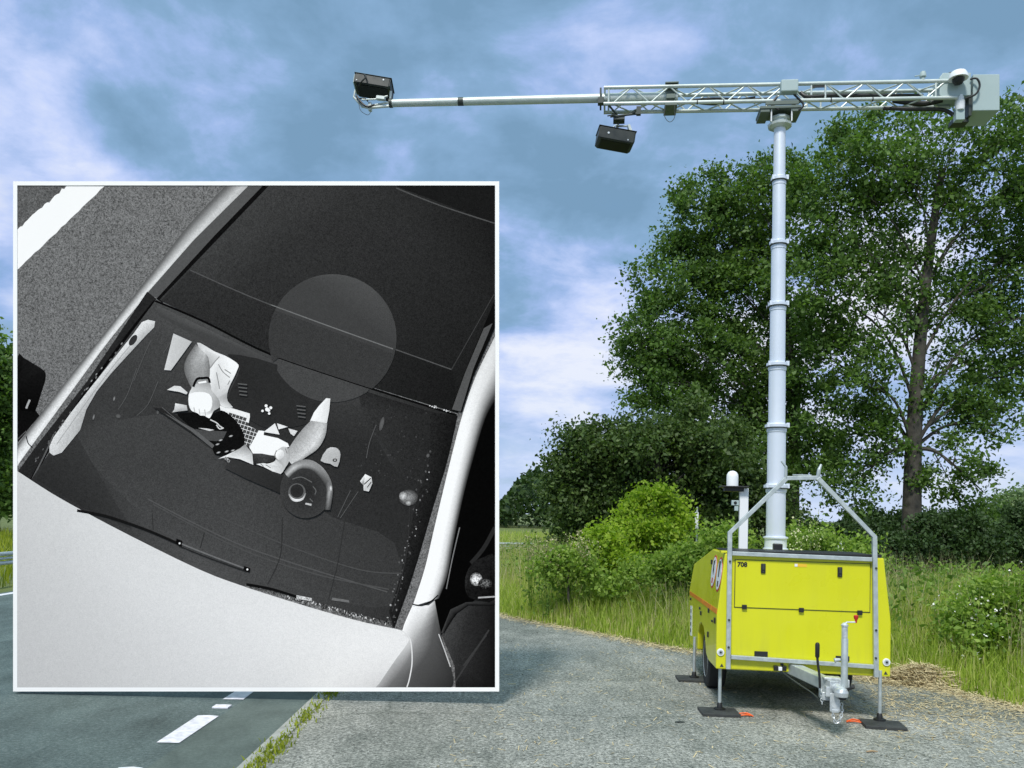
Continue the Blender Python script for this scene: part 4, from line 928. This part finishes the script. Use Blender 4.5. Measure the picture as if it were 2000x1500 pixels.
q.disc(647, 954, 2.5, 6, 240, 150, n=12); q.disc(581, 961, 17, 17, 120, 90, 0.15).disc(581, 959, 13, 13, 40, 46, 0.2)
q.strip([[(566, 964), (572, 972), (581, 975), (592, 972), (597, 962)], [(564, 966), (571, 977), (581, 980), (593, 976), (599, 964)]], [[150, 235, 250, 225, 130], [110, 190, 215, 190, 100]], 0.05, 3)
for p in ([(572, 936), (590, 932), (610, 942)], [(612, 950), (618, 958), (616, 966)], [(606, 974), (612, 980)]): q.line(p, 1.8, 100)
q.poly([(598, 982), (610, 984), (609, 988), (597, 985)], 190, 0.3)
q.build('instrument_dial', PR)
q = Ink(); q.poly([(627, 900), (640, 877), (652, 874), (661, 877), (666, 888), (660, 912), (646, 906)], [190, 205, 195, 180, 170, 180, 185], 0.1, 2).disc(655, 899, 4.6, 3.4, 60, 60, n=14).disc(655, 899, 2.2, 1.6, 170, n=10); q.build('key_tag', PR)
q = Ink(); q.poly([(704, 940), (714, 926), (726, 932), (728, 944), (721, 960), (711, 958), (710, 948)], [235, 250, 235, 190, 215, 200, 90], 0.1).line([(712, 946), (725, 934)], 2, 40).line([(718, 952), (726, 941)], 1.6, 60); q.build('toll_tag', PR)
q = Ink()
for x, y, r_ in ((521, 793, 3), (530, 797, 3), (523, 800, 4), (526, 802, 3), (514, 803, 2.5), (527, 808, 2.5)): q.disc(x, y, r_, r_, 250, n=10)
for dx, dy in ((0, 0), (114, 43)):
    for i in range(4): q.line([(466 + dx + i * 1, 750 + dy + i * 7), (484 + dx, 752 + dy + i * 7)], 2.4, 92)
q.build('seat_badge', PR)

# ------------------------------------------------------------------ vegetation
def tree(name, label, cat, base, lobes, Yd, leafm, nleaf, leaf, trunk_r, group=None, trunk=None, limbs=10, cl_per=26, cl_leaf=46, spread=0.42, fill=0.8, depth=0.9, seed=1):
    """lobes: (x, y, r[, density]) outline circles of the crown seen in the photo at depth Yd"""
    global rng
    rng = np.random.default_rng(seed); rr = random.Random(seed)
    s = Yd / 1600.0
    t = empty(name, base); tag(t, label, cat, group)
    bv = Vector(base)
    tp = [Vector(p) - bv for p in trunk]
    tb = MB(); nT = len(tp)
    tc_ = curve_pts(tp, 6); tb.tube(tc_, [trunk_r * (1.25 if i == 0 else 1.0) * (1 - 0.72 * i / (len(tc_) - 1)) for i in range(len(tc_))], 14)
    C = []
    tufts = []
    for lb in lobes:
        if lb[2] >= 44:
            for _ in range(5):
                a_ = rr.uniform(0, 2 * pi); f_ = rr.uniform(0.9, 1.22)
                tufts.append((lb[0] + cos(a_) * lb[2] * f_, lb[1] + sin(a_) * lb[2] * f_, lb[2] * rr.uniform(0.16, 0.28), 1.6))
    for li, lb in enumerate(list(lobes) + tufts):
        x, y, r = lb[:3]; dens = lb[3] if len(lb) > 3 else 1.0
        off = rr.uniform(-1, 1) * depth * r * s
        c = at(x, y, Yd + off) - bv; R = r * s
        n = max(3, int(cl_per * dens * (r / 90.0) ** 2))
        d = unit(rng.normal(size=(n, 3))) * (rng.uniform(0, 1, n) ** (1 / 2.6))[:, None]
        cc = np.array(c) + d * R * np.array([1, 1.25, 1])
        cc = cc[cc[:, 2] > 0.15]
        C.append(cc)
        if li >= len(lobes) or r < 34: continue          # a tuft sits on its neighbour's twigs
        hd_ = math.hypot(c.x - tc_[-1].x * .5, c.y); k = min(range(len(tc_)), key=lambda i: abs(tc_[i].z - max(tc_[-1].z * 0.30, c.z - 0.5 * R - 0.85 * hd_)))
        k = min(k, len(tc_) - 3); st = tc_[k]; R0 = trunk_r * (1 - 0.80 * k / (len(tc_) - 1)) * 0.30
        hl = (Vector(c) - st).length; mid = st.lerp(Vector(c), 0.42) + Vector((0, 0, 0.16 * hl)) + Vector((rr.uniform(-.2, .2), rr.uniform(-.2, .2), 0)) * R
        pl = curve_pts([st, mid, Vector(c)], 5); tb.tube(pl, [R0 * (1 - 0.75 * i / (len(pl) - 1)) for i in range(len(pl))], 7)
        for q in cc[: max(3, len(cc) // 4)]:
            j = rr.randint(3, len(pl) - 1); a = pl[j]; e = Vector(q)
            m_ = a.lerp(e, 0.55) + Vector((0, 0, 0.05 * R)); tb.tube([a, m_, e], [R0 * 0.30, R0 * 0.18, R0 * 0.06], 5, caps=False)
    tb.build('trunk', M['bark'], t, True)
    C = np.concatenate(C)
    per = max(6, nleaf // len(C))
    cs = np.repeat(C, per, axis=0); sc_ = np.repeat(rng.uniform(0.55, 1.25, len(C)), per)[:, None]
    P = cs + rng.normal(size=cs.shape) * spread * sc_ * np.array([1, 1, 0.72])
    P = P[P[:, 2] > 0.05]
    mesh_quads('crown', leaf_array(P, leaf), 4, leafm, t)
    return t
tb = at(1781, 1120, 28); tb.z = 0
tree('poplar_tree', 'tall broad poplar with a bare thick trunk at the right edge', 'tree', tuple(tb),
     [(1630, 335, 70), (1660, 300, 45), (1740, 310, 90), (1850, 300, 85), (1960, 290, 85), (2050, 330, 90), (1600, 430, 70), (1690, 440, 95), (1800, 430, 100, .7), (1920, 420, 100, .8), (2030, 470, 100),
      (1600, 560, 80), (1690, 590, 95), (1790, 570, 80, .6), (1900, 560, 100, .75), (2010, 600, 100), (1620, 700, 85), (1690, 730, 80), (1900, 700, 90, .7), (1990, 730, 90),
      (1650, 850, 75), (1710, 870, 55), (1860, 800, 60, .6), (1950, 830, 70, .7), (1860, 910, 55, .7), (1920, 960, 45, .6), (1670, 950, 55, .7), (1590, 330, 30), (1640, 262, 24), (1700, 262, 28), (1790, 240, 35), (1900, 235, 35), (1975, 225, 30)],
     28, M['leaf_poplar'], 80000, 0.14, 0.36, trunk=[tuple(tb), at(1781, 1000, 28), at(1785, 850, 28), at(1796, 680, 28), at(1815, 500, 28), at(1840, 330, 28)], cl_per=40, spread=0.29, seed=11)
tb = at(1548, 1110, 31); tb.z = 0
tree('poplar_tree', 'tall poplar just left of the mast with its trunk hidden by bushes', 'tree', tuple(tb),
     [(1505, 350, 50), (1515, 305, 26), (1440, 375, 50), (1360, 420, 55), (1340, 395, 26), (1400, 385, 26), (1430, 460, 85), (1520, 440, 80), (1320, 500, 55), (1345, 570, 85), (1440, 560, 95), (1540, 560, 80), (1275, 590, 36), (1290, 660, 70), (1380, 680, 95), (1480, 680, 95),
      (1245, 690, 40), (1260, 740, 48), (1330, 770, 75), (1420, 790, 90), (1510, 790, 80), (1560, 700, 60), (1500, 900, 80), (1570, 880, 60), (1275, 530, 26), (1215, 725, 20)],
     31, M['leaf_poplar'], 90000, 0.14, 0.30, trunk=[tuple(tb), at(1548, 980, 31), at(1552, 800, 31), at(1535, 620, 31), at(1515, 400, 31)], cl_per=42, spread=0.30, seed=23)
tb = at(1270, 1080, 22); tb.z = 0
tree('hawthorn_bush', 'wide dark green hawthorn behind the bright shrub left of the mast', 'bush', tuple(tb),
     [(1135, 950, 58), (1122, 905, 36), (1105, 990, 36), (1140, 875, 34), (1180, 890, 65), (1230, 860, 55), (1290, 870, 65), (1350, 860, 60), (1400, 885, 55), (1440, 930, 55), (1200, 960, 75), (1290, 950, 80), (1380, 960, 80), (1440, 1000, 55), (1150, 1020, 52), (1112, 1040, 34), (1230, 1030, 60), (1330, 1040, 60), (1480, 960, 45), (1500, 1030, 50), (1110, 850, 16), (1082, 930, 16), (1160, 845, 18)],
     22, M['leaf_dark'], 90000, 0.105, 0.22, trunk=[tuple(tb), at(1272, 1020, 22), at(1280, 950, 22), at(1285, 880, 22)], cl_per=60, spread=0.26, seed=5)
def shrub(name, label, cat, x, y, Yd, lobes, leafm, n, leaf, spread=0.14, seed=1, group=None, cl_per=40):
    tb = at(x, y, Yd); tb.z = 0; top = at(lobes[0][0], lobes[0][1], Yd)
    return tree(name, label, cat, tuple(tb), lobes, Yd, leafm, n, leaf, 0.03, group, [tuple(tb), tuple(tb.lerp(top, 0.5)), tuple(top)], cl_per=cl_per, spread=spread, seed=seed)
shrub('elder_shrub', 'bright lime green shrub in front of the dark hawthorn', 'shrub', 1275, 1180, 16.5, [(1284, 992, 20), (1245, 1018, 22), (1312, 1020, 22), (1276, 968, 9), (1300, 975, 8), (1262, 985, 12), (1228, 1000, 9), (1330, 1005, 9), (1270, 1035, 34), (1225, 1048, 24), (1318, 1050, 26), (1258, 968, 12), (1290, 960, 9), (1322, 990, 12), (1232, 985, 10), (1215, 1020, 12), (1335, 1025, 14), (1250, 1070, 30), (1300, 1075, 28)], M['leaf_lime'], 8000, 0.08, 0.17, 31, cl_per=80)
shrub('elder_shrub', 'low yellow green shrub left of and below the bright lime one', 'shrub', 1185, 1190, 15.5, [(1185, 1068, 24), (1150, 1090, 22), (1212, 1088, 26), (1180, 1112, 28), (1172, 1036, 12), (1200, 1045, 14), (1130, 1075, 12), (1160, 1060, 12)], M['leaf_lime'], 4600, 0.075, 0.16, 32, cl_per=70)
shrub('nettle_clump', 'mid green leafy clump close behind the left side of the trailer', 'plant', 1330, 1240, 13.8, [(1330, 1095, 34), (1290, 1110, 30), (1365, 1085, 30), (1315, 1128, 22), (1400, 1065, 30), (1440, 1060, 28)], M['leaf_nettle'], 6500, 0.07, 0.17, 33, cl_per=60)
shrub('nettle_clump', 'mid green leafy clump rising behind the trailer roof right of the mast', 'plant', 1600, 1240, 14.5, [(1600, 1070, 36), (1560, 1060, 30), (1650, 1085, 34), (1690, 1090, 30), (1540, 1075, 26)], M['leaf_nettle'], 5500, 0.07, 0.17, 34, cl_per=60)
shrub('nettle_clump', 'mid green leafy clump at the left end of the verge nearest the photo board', 'plant', 1110, 1230, 14.5, [(1110, 1098, 24), (1065, 1108, 20), (1150, 1118, 24), (1095, 1125, 18), (1195, 1135, 20), (1240, 1125, 22)], M['leaf_nettle'], 4200, 0.07, 0.18, 35, cl_per=50)
shrub('rose_shrub', 'leafy wild rose shrub with small white blossoms at the right edge of the photo', 'shrub', 1930, 1330, 10.6, [(1930, 1200, 60), (1985, 1170, 55), (1890, 1240, 50), (1960, 1270, 60), (1905, 1190, 40), (2030, 1220, 60), (1900, 1290, 40), (1975, 1310, 45)], M['leaf_nettle'], 10000, 0.062, 0.12, 36, cl_per=70)
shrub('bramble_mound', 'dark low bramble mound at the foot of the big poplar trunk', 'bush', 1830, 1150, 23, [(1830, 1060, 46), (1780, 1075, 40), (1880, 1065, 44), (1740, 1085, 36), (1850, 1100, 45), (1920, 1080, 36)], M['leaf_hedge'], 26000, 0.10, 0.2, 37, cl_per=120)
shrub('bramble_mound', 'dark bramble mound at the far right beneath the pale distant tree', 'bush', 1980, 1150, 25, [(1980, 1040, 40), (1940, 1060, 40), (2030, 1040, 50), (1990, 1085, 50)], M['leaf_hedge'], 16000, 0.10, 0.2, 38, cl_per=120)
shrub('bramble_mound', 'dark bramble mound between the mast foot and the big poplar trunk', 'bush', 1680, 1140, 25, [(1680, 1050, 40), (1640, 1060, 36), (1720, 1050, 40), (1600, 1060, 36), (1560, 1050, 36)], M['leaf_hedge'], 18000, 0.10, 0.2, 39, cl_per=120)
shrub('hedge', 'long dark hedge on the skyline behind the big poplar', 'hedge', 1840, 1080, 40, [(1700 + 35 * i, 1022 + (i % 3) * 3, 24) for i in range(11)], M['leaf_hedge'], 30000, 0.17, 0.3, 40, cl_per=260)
tb = at(1975, 1060, 62); tb.z = 0
tree('willow_tree', 'pale green distant tree at the far right edge below the poplar leaves', 'tree', tuple(tb), [(1975, 985, 24), (1990, 1005, 26), (1955, 1010, 18), (2020, 990, 30)], 62, M['leaf_pale'], 9000, 0.26, 0.2, trunk=[tuple(tb), at(1977, 1030, 62), at(1980, 985, 62)], cl_per=200, spread=0.5, seed=8)
# far side of the road
for i, (x, y0, Yd, lobes, lab) in enumerate([
    (-10, 1000, 44, [(-20, 770, 55), (6, 700, 26), (-70, 700, 60), (8, 790, 42), (-30, 830, 60), (5, 870, 36), (-40, 930, 60), (8, 940, 34), (12, 740, 26), (-100, 800, 90), (14, 985, 24)], 'dark green tree at the left edge beyond the road and rail'),
    (90, 1000, 52, [(90, 790, 60), (60, 860, 55), (130, 850, 60), (95, 920, 70), (40, 930, 40)], 'dark green tree behind the photo board beyond the road')]):
    tb = at(x, y0, Yd); tb.z = 0
    tree('roadside_tree', lab, 'tree', tuple(tb), lobes, Yd, M['leaf_poplar'], 26000, 0.26, 0.3, trunk=[tuple(tb), at(x, 900, Yd), at(x, 720, Yd)], cl_per=60, spread=0.6, seed=50 + i)
rng = np.random.default_rng(77)
# far wood on the horizon left of the hawthorn
xs = rng.uniform(-70, 14, 26000); ys = rng.uniform(96, 125, 26000)
hh = 3.2 + 2.2 * np.sin(xs * 0.23) * np.sin(xs * 0.09 + 1) + 1.4 * np.sin(xs * .7)
P = np.stack([xs, ys, (rng.uniform(0, 1, 26000) ** 0.6) * (hh + 1.6)], 1)
tag(mesh_quads('distant_wood', leaf_array(P, 0.8), 4, M['leaf_hedge']), 'dark distant wood on the horizon left of the hawthorn', 'wood', kind='stuff')

# verge: tall grass and weeds
poly_all = VC + [(14, -6), (30, 10), (30, 34), (-1.6, 34)]
def edge_dist(P):
    E_ = np.array(VC); d = np.full(len(P), 1e9)
    for i in range(len(E_) - 1):
        a, b = E_[i], E_[i + 1]; ab = b - a; t = np.clip(((P - a) @ ab) / (ab @ ab), 0, 1); q = a + t[:, None] * ab
        d = np.minimum(d, np.linalg.norm(P - q, axis=1))
    return d
near = VC[:70] + [(9.5, 2), (11.5, 12), (10, 17), (3, 21), (-1.6, 30)]
P = sample_poly(near, 120000); d = edge_dist(P)
P = P[d > 0.05]; d = d[d > 0.05]
hmax = np.clip(0.10 + 0.55 * d, 0.08, 1.0) * (0.85 + 0.25 * np.sin(P[:, 0] * 1.7) * np.sin(P[:, 1] * 1.3 + 1))
hgt = hmax * rng.uniform(0.55, 1.15, len(P))
B = np.column_stack([P, np.full(len(P), -0.01)])
g1 = mesh_quads('meadow_grass', blade_array(B, hgt, rng.uniform(0.008, 0.02, len(P)), 0.3), 5, M['grass'])
tag(g1, 'tall green and straw coloured meadow grass covering the verge', 'grass', kind='stuff')
sp_ = sample_poly(near, 9000); sd_ = edge_dist(sp_); sp_ = sp_[(sd_ > 0.7) & (np.sin(sp_[:, 0] * 1.9 + 1) * np.sin(sp_[:, 1] * 1.4) > -0.2)]; sd_ = edge_dist(sp_)
g5 = mesh_quads('seeding_grass', blade_array(np.column_stack([sp_, np.zeros(len(sp_))]), np.clip(0.5 + 0.42 * sd_, .4, 1.25) * rng.uniform(.8, 1.2, len(sp_)), rng.uniform(0.006, 0.011, len(sp_)), 0.22), 5, M['seed'])
tag(g5, 'pale thin seeding grass stalks standing above the green verge', 'grass', kind='stuff')
P = sample_poly(near, 52000); d = edge_dist(P); P = P[d > 1.1]; d = d[d > 1.1]
cell = np.sin(P[:, 0] * 2.9 + 0.6 * np.sin(P[:, 1] * 2)) * np.sin(P[:, 1] * 2.3 + 2)
keep = cell + rng.normal(0, 0.5, len(P)) > 0.0; P = P[keep]; d = d[keep]
z = np.clip(0.25 + 0.42 * d, 0.1, 1.12) * rng.uniform(0.25, 1.05, len(P))
g2 = mesh_quads('undergrowth', leaf_array(np.column_stack([P, z]), 0.085, 0.5), 4, M['leaf_mid'])
tag(g2, 'leafy green undergrowth of weeds between the verge grasses', 'undergrowth', kind='stuff')
# far field grass: low sheets of blades to the left of the road and beyond
P = np.column_stack([rng.uniform(-40, -10.6, 26000), rng.uniform(10, 44, 26000)])
g3 = mesh_quads('field_grass', blade_array(np.column_stack([P, np.zeros(len(P))]), rng.uniform(0.15, 0.5, len(P)), rng.uniform(0.02, 0.05, len(P)), 0.35), 5, M['grass_low'])
tag(g3, 'light green roadside grass beyond the steel rail', 'grass', kind='stuff')
P = sample_poly([(-1.8, 30), (3, 21), (10, 17), (30, 20), (30, 60), (-2, 60)], 42000)
g4 = mesh_quads('rough_grass', blade_array(np.column_stack([P, np.zeros(len(P))]), rng.uniform(0.3, 0.85, len(P)), rng.uniform(0.02, 0.05, len(P)), 0.35), 5, M['grass'])
tag(g4, 'rough grass on the land behind the verge', 'grass', kind='stuff')

# single plants that stand out of the verge
def weed(name, label, x, y, Yd, htop, heads, m, n=7, group=None, seed=1, leafy=True):
    rr = random.Random(seed); b = at(x, y, Yd); b.z = 0; t = empty(name, tuple(b)); tag(t, label, 'plant', group)
    st = MB(); pts = []
    for i in range(n):
        e = Vector((rr.uniform(-.24, .24), rr.uniform(-.2, .2), htop * rr.uniform(0.72, 1.0))); s0 = Vector((rr.uniform(-.05, .05), rr.uniform(-.05, .05), 0))
        P = curve_pts([s0, s0.lerp(e, .5) + Vector((rr.uniform(-.04, .04), 0, .05)), e], 5); st.tube(P, [0.007 * (1 - .6 * k / len(P)) for k in range(len(P))], 5)
        for k in range(heads):
            f = rr.uniform(0.66, 1.0); q = s0.lerp(e, f); pts.append((q.x + rr.gauss(0, .035), q.y + rr.gauss(0, .035), q.z + rr.gauss(0, .02)))
    st.build('stem', M['leaf_mid'], t)
    mesh_quads('flower_head', leaf_array(np.array(pts), 0.030, 0.8), 4, m, t)['kind'] = 'stuff'
    if leafy:
        lp = [(rr.gauss(0, .10), rr.gauss(0, .1), rr.uniform(.1, htop * .75)) for _ in range(n * 16)]
        mesh_quads('leaf', leaf_array(np.array(lp), 0.08, 0.45), 4, M['leaf_mid'], t)['kind'] = 'stuff'
    return t
for i, (x, y, Yd, h, lab) in enumerate([(1035, 1220, 15, 1.62, 'pale seeding dock stalks leftmost in the verge beside the photo board'), (1062, 1225, 14.4, 1.52, 'pale seeding dock stalks in the verge second from the photo board'), (1105, 1225, 14.8, 1.66, 'dry brown seed stalks in front of the lower left edge of the hawthorn'), (1140, 1225, 14.5, 1.6, 'dry seed stalks between the hawthorn edge and the low yellow green shrub')]):
    weed('dock_plant', lab, x, y, Yd, h, 46, M['seed'], 7, 'seeding docks in the verge', 60 + i)
for i, (x, y, Yd, h, lab) in enumerate([(1578, 1230, 14.2, 2.28, 'tall cream flowered weed right of the mast foot, highest of its clump'), (1612, 1230, 14.4, 1.92, 'cream flowered weed behind the trailer roof, right of the tallest one'), (1548, 1230, 14.0, 1.75, 'cream flowered weed behind the trailer roof closest to the mast')]):
    weed('flowering_weed', lab, x, y, Yd, h, 34, M['cream'], 5, 'cream flowered weeds behind the trailer', 70 + i)
for i, (x, y, Yd, h, lab) in enumerate([(1963, 1290, 11.3, 1.50, 'tall upright green plant above the rose shrub'), (1848, 1300, 11.0, 1.1, 'white flowered weed standing in the grass right of the trailer')]):
    weed('flowering_weed', lab, x, y, Yd, h, 16 if i == 0 else 7, M['leaf_mid'] if i == 0 else M['petal'], 2 if i == 0 else 5, 'weeds in the grass right of the trailer', 75 + i)
# blossoms on the rose shrub
rs_ = [o for o in bpy.data.objects if o.name == 'rose_shrub'][0]; b = Vector(rs_.location)
pp = []
for k in range(70):
    q = at(rnd.gauss(1935, 45), rnd.gauss(1205, 50), 10.3 + rnd.uniform(-.3, .3)) - b
    for _ in range(2): pp.append((q.x + rnd.gauss(0, .008), q.y, q.z + rnd.gauss(0, .008)))
mesh_quads('blossom', leaf_array(np.array(pp), 0.024, 0.9), 4, M['petal'], rs_)['kind'] = 'stuff'
# straw: cut grass along the verge edge, a heap behind the trailer, litter on the lay-by
def straws(P, ln, lift=0.012):
    n = len(P); a = rng.uniform(0, 2 * pi, n); d = np.stack([np.cos(a), np.sin(a), rng.normal(0, 0.18, n)], 1); s = np.cross(d, np.array([0, 0, 1.0])); s = unit(s + rng.normal(0, .3, (n, 3)))
    l = (ln * rng.uniform(0.4, 1.3, n))[:, None]; wd = rng.uniform(0.002, 0.0045, n)[:, None]
    V = np.empty((n, 4, 3)); V[:, 0] = P - d * l / 2 - s * wd; V[:, 1] = P + d * l / 2 - s * wd; V[:, 2] = P + d * l / 2 + s * wd; V[:, 3] = P - d * l / 2 + s * wd
    V[:, :, 2] = np.maximum(V[:, :, 2], 0.006); return V.reshape(-1, 3)
E_ = np.array(VC); seg = rng.integers(0, 66, 15000); tt = rng.uniform(0, 1, 15000)[:, None]
P = E_[seg] * (1 - tt) + E_[seg + 1] * tt + rng.normal(0, 0.13, (15000, 2)) - np.array([0.05, 0.05])
P = np.column_stack([P, np.abs(rng.normal(0.008, 0.012, len(P)))])
far = np.column_stack([rng.normal(4.7, 0.8, 3200), rng.normal(8.4, 0.8, 3200), np.full(3200, 0.009)])
far = far[(far[:, 0] > 3.4)]
spr = np.column_stack([rng.uniform(-0.5, 6, 1500), rng.uniform(5.2, 12, 1500), np.full(1500, 0.008)])
s_ = mesh_quads('straw_litter', straws(np.concatenate([P, far, spr]), 0.075), 4, M['straw'])
tag(s_, 'dry straw litter strewn along the verge edge and over the lay-by', 'straw', kind='stuff')
hp = at(1800, 1335, 9.9); hp.z = 0
n = 3600; a = rng.normal(size=(n, 2)) * np.array([0.36, 0.22]); z = 0.20 * np.exp(-(a[:, 0] / .42) ** 2 - (a[:, 1] / .28) ** 2) * rng.uniform(0, 1, n) ** .5 + 0.01
t = empty('straw_heap', tuple(hp)); hpv = straws(np.column_stack([a, z]), 0.22)
o = mesh_quads('straw', hpv, 4, M['straw'], t); tag(t, 'loose heap of dry cut straw at the verge right of the trailer', 'straw heap')
gp = sample_poly([(-1.7, 5.0), (5.6, 5.0), (4.9, 9.0), (2.6, 11.4), (-0.3, 14.5), (-1.7, 14.5)], 5200)
gc = np.column_stack([gp, np.full(len(gp), 0.009)]); gs = rng.uniform(0.004, 0.014, len(gp))[:, None]
ga = rng.uniform(0, 2 * pi, len(gp)); gu = np.stack([np.cos(ga), np.sin(ga), 0.3 * rng.normal(size=len(gp))], 1); gv = np.stack([-np.sin(ga), np.cos(ga), 0.3 * rng.normal(size=len(gp))], 1)
gV = np.stack([gc - gu * gs, gc - gv * gs * .7, gc + gu * gs, gc + gv * gs * .7], 1).reshape(-1, 3); gV[:, 2] = np.maximum(gV[:, 2], 0.006)
tag(mesh_quads('loose_grit', gV, 4, M['kerb']), 'loose pale grit scattered over the worn lay-by asphalt', 'grit', kind='stuff')
# twigs and litter on the lay-by
for x, y, l, a, lab in ((1703, 1471, 0.10, 8, 'flat brown piece of bark lying on the lay-by below the right pad'), (1328, 1413, 0.09, 2, 'small dark twig lying on the lay-by left of the front left pad')):
    dd = CR * ((x - 1000) / 1600) + CU * ((944.1 - y) / 1600) + CF; q = CC + dd * (-H_EYE / dd.z)
    t = MB().tube([(-l / 2, 0, 0.008), (0, 0.006, 0.012), (l / 2, 0, 0.008)], [0.005, 0.009, 0.004], 7).build('twig', M['wood'] if l > .095 else M['dark']); t.location = (q.x, q.y, 0.004); t.rotation_euler = (0, 0, radians(a)); tag(t, lab, 'twig')

# marker posts, guard rails
mp = at(1358, 1180, 16.8); mp.z = 0
t = empty('marker_post', tuple(mp)); tag(t, 'thin grey post with a narrow white plate between the lime shrub and the beacon', 'marker post')
hz_ = (at(1358, 990, 16.8) - mp).z
MB().box((0.0, 0, hz_ / 2), (0.035, 0.035, hz_)).build('post', M['galv'], t, bevel=0.004)
MB().box((-0.01, -0.03, hz_ - 0.28), (0.075, 0.02, 0.34)).build('plate', M['white'], t, bevel=0.004)
mp = at(1640, 1180, 15.5); mp.z = 0
t = empty('marker_post', tuple(mp)); tag(t, 'short white topped post half hidden in the weeds right of the mast', 'marker post')
hz_ = (at(1640, 1055, 15.5) - mp).z
MB().box((0, 0, hz_ / 2 - .08), (0.10, 0.04, hz_ - .16)).build('post', M['boxgrey'], t, bevel=0.004); MB().box((0, 0, hz_ - .09), (0.15, 0.05, 0.19)).build('post_cap', M['white'], t, bevel=0.02)
def rail(name, label, pts, zt):
    t = empty(name, pts[0]); tag(t, label, 'guard rail'); b = Vector(pts[0]); pb = [Vector(p) - b for p in pts]
    m_ = MB()
    for dz, o_, r_ in ((-0.05, 0.0, 0.045), (-0.15, -0.02, 0.03), (-0.25, 0.0, 0.045)): m_.tube([p + Vector((o_, 0, zt + dz)) for p in pb], r_, 8)
    m_.build('beam', M['galv'], t, True)
    d = (pb[-1] - pb[0]); n = int(d.length / 2.0)
    for i in range(min(n, 24)):
        p = pb[0] + d * (i + 0.5) / n; MB().box(p + Vector((0.09, 0, zt / 2 - 0.05)), (0.05, 0.08, zt - 0.1)).build('post', M['galv'], t)
rail('guard_rail', 'grey steel guard rail along the far left side of the road', [(-11.0, 6, 0), (-11.0, 60, 0)], 0.75)
rail('guard_rail', 'short pale guard rail far off between the photo board and the hawthorn', [(-0.6, 31, 0), (0.9, 31.6, 0)], 0.74)
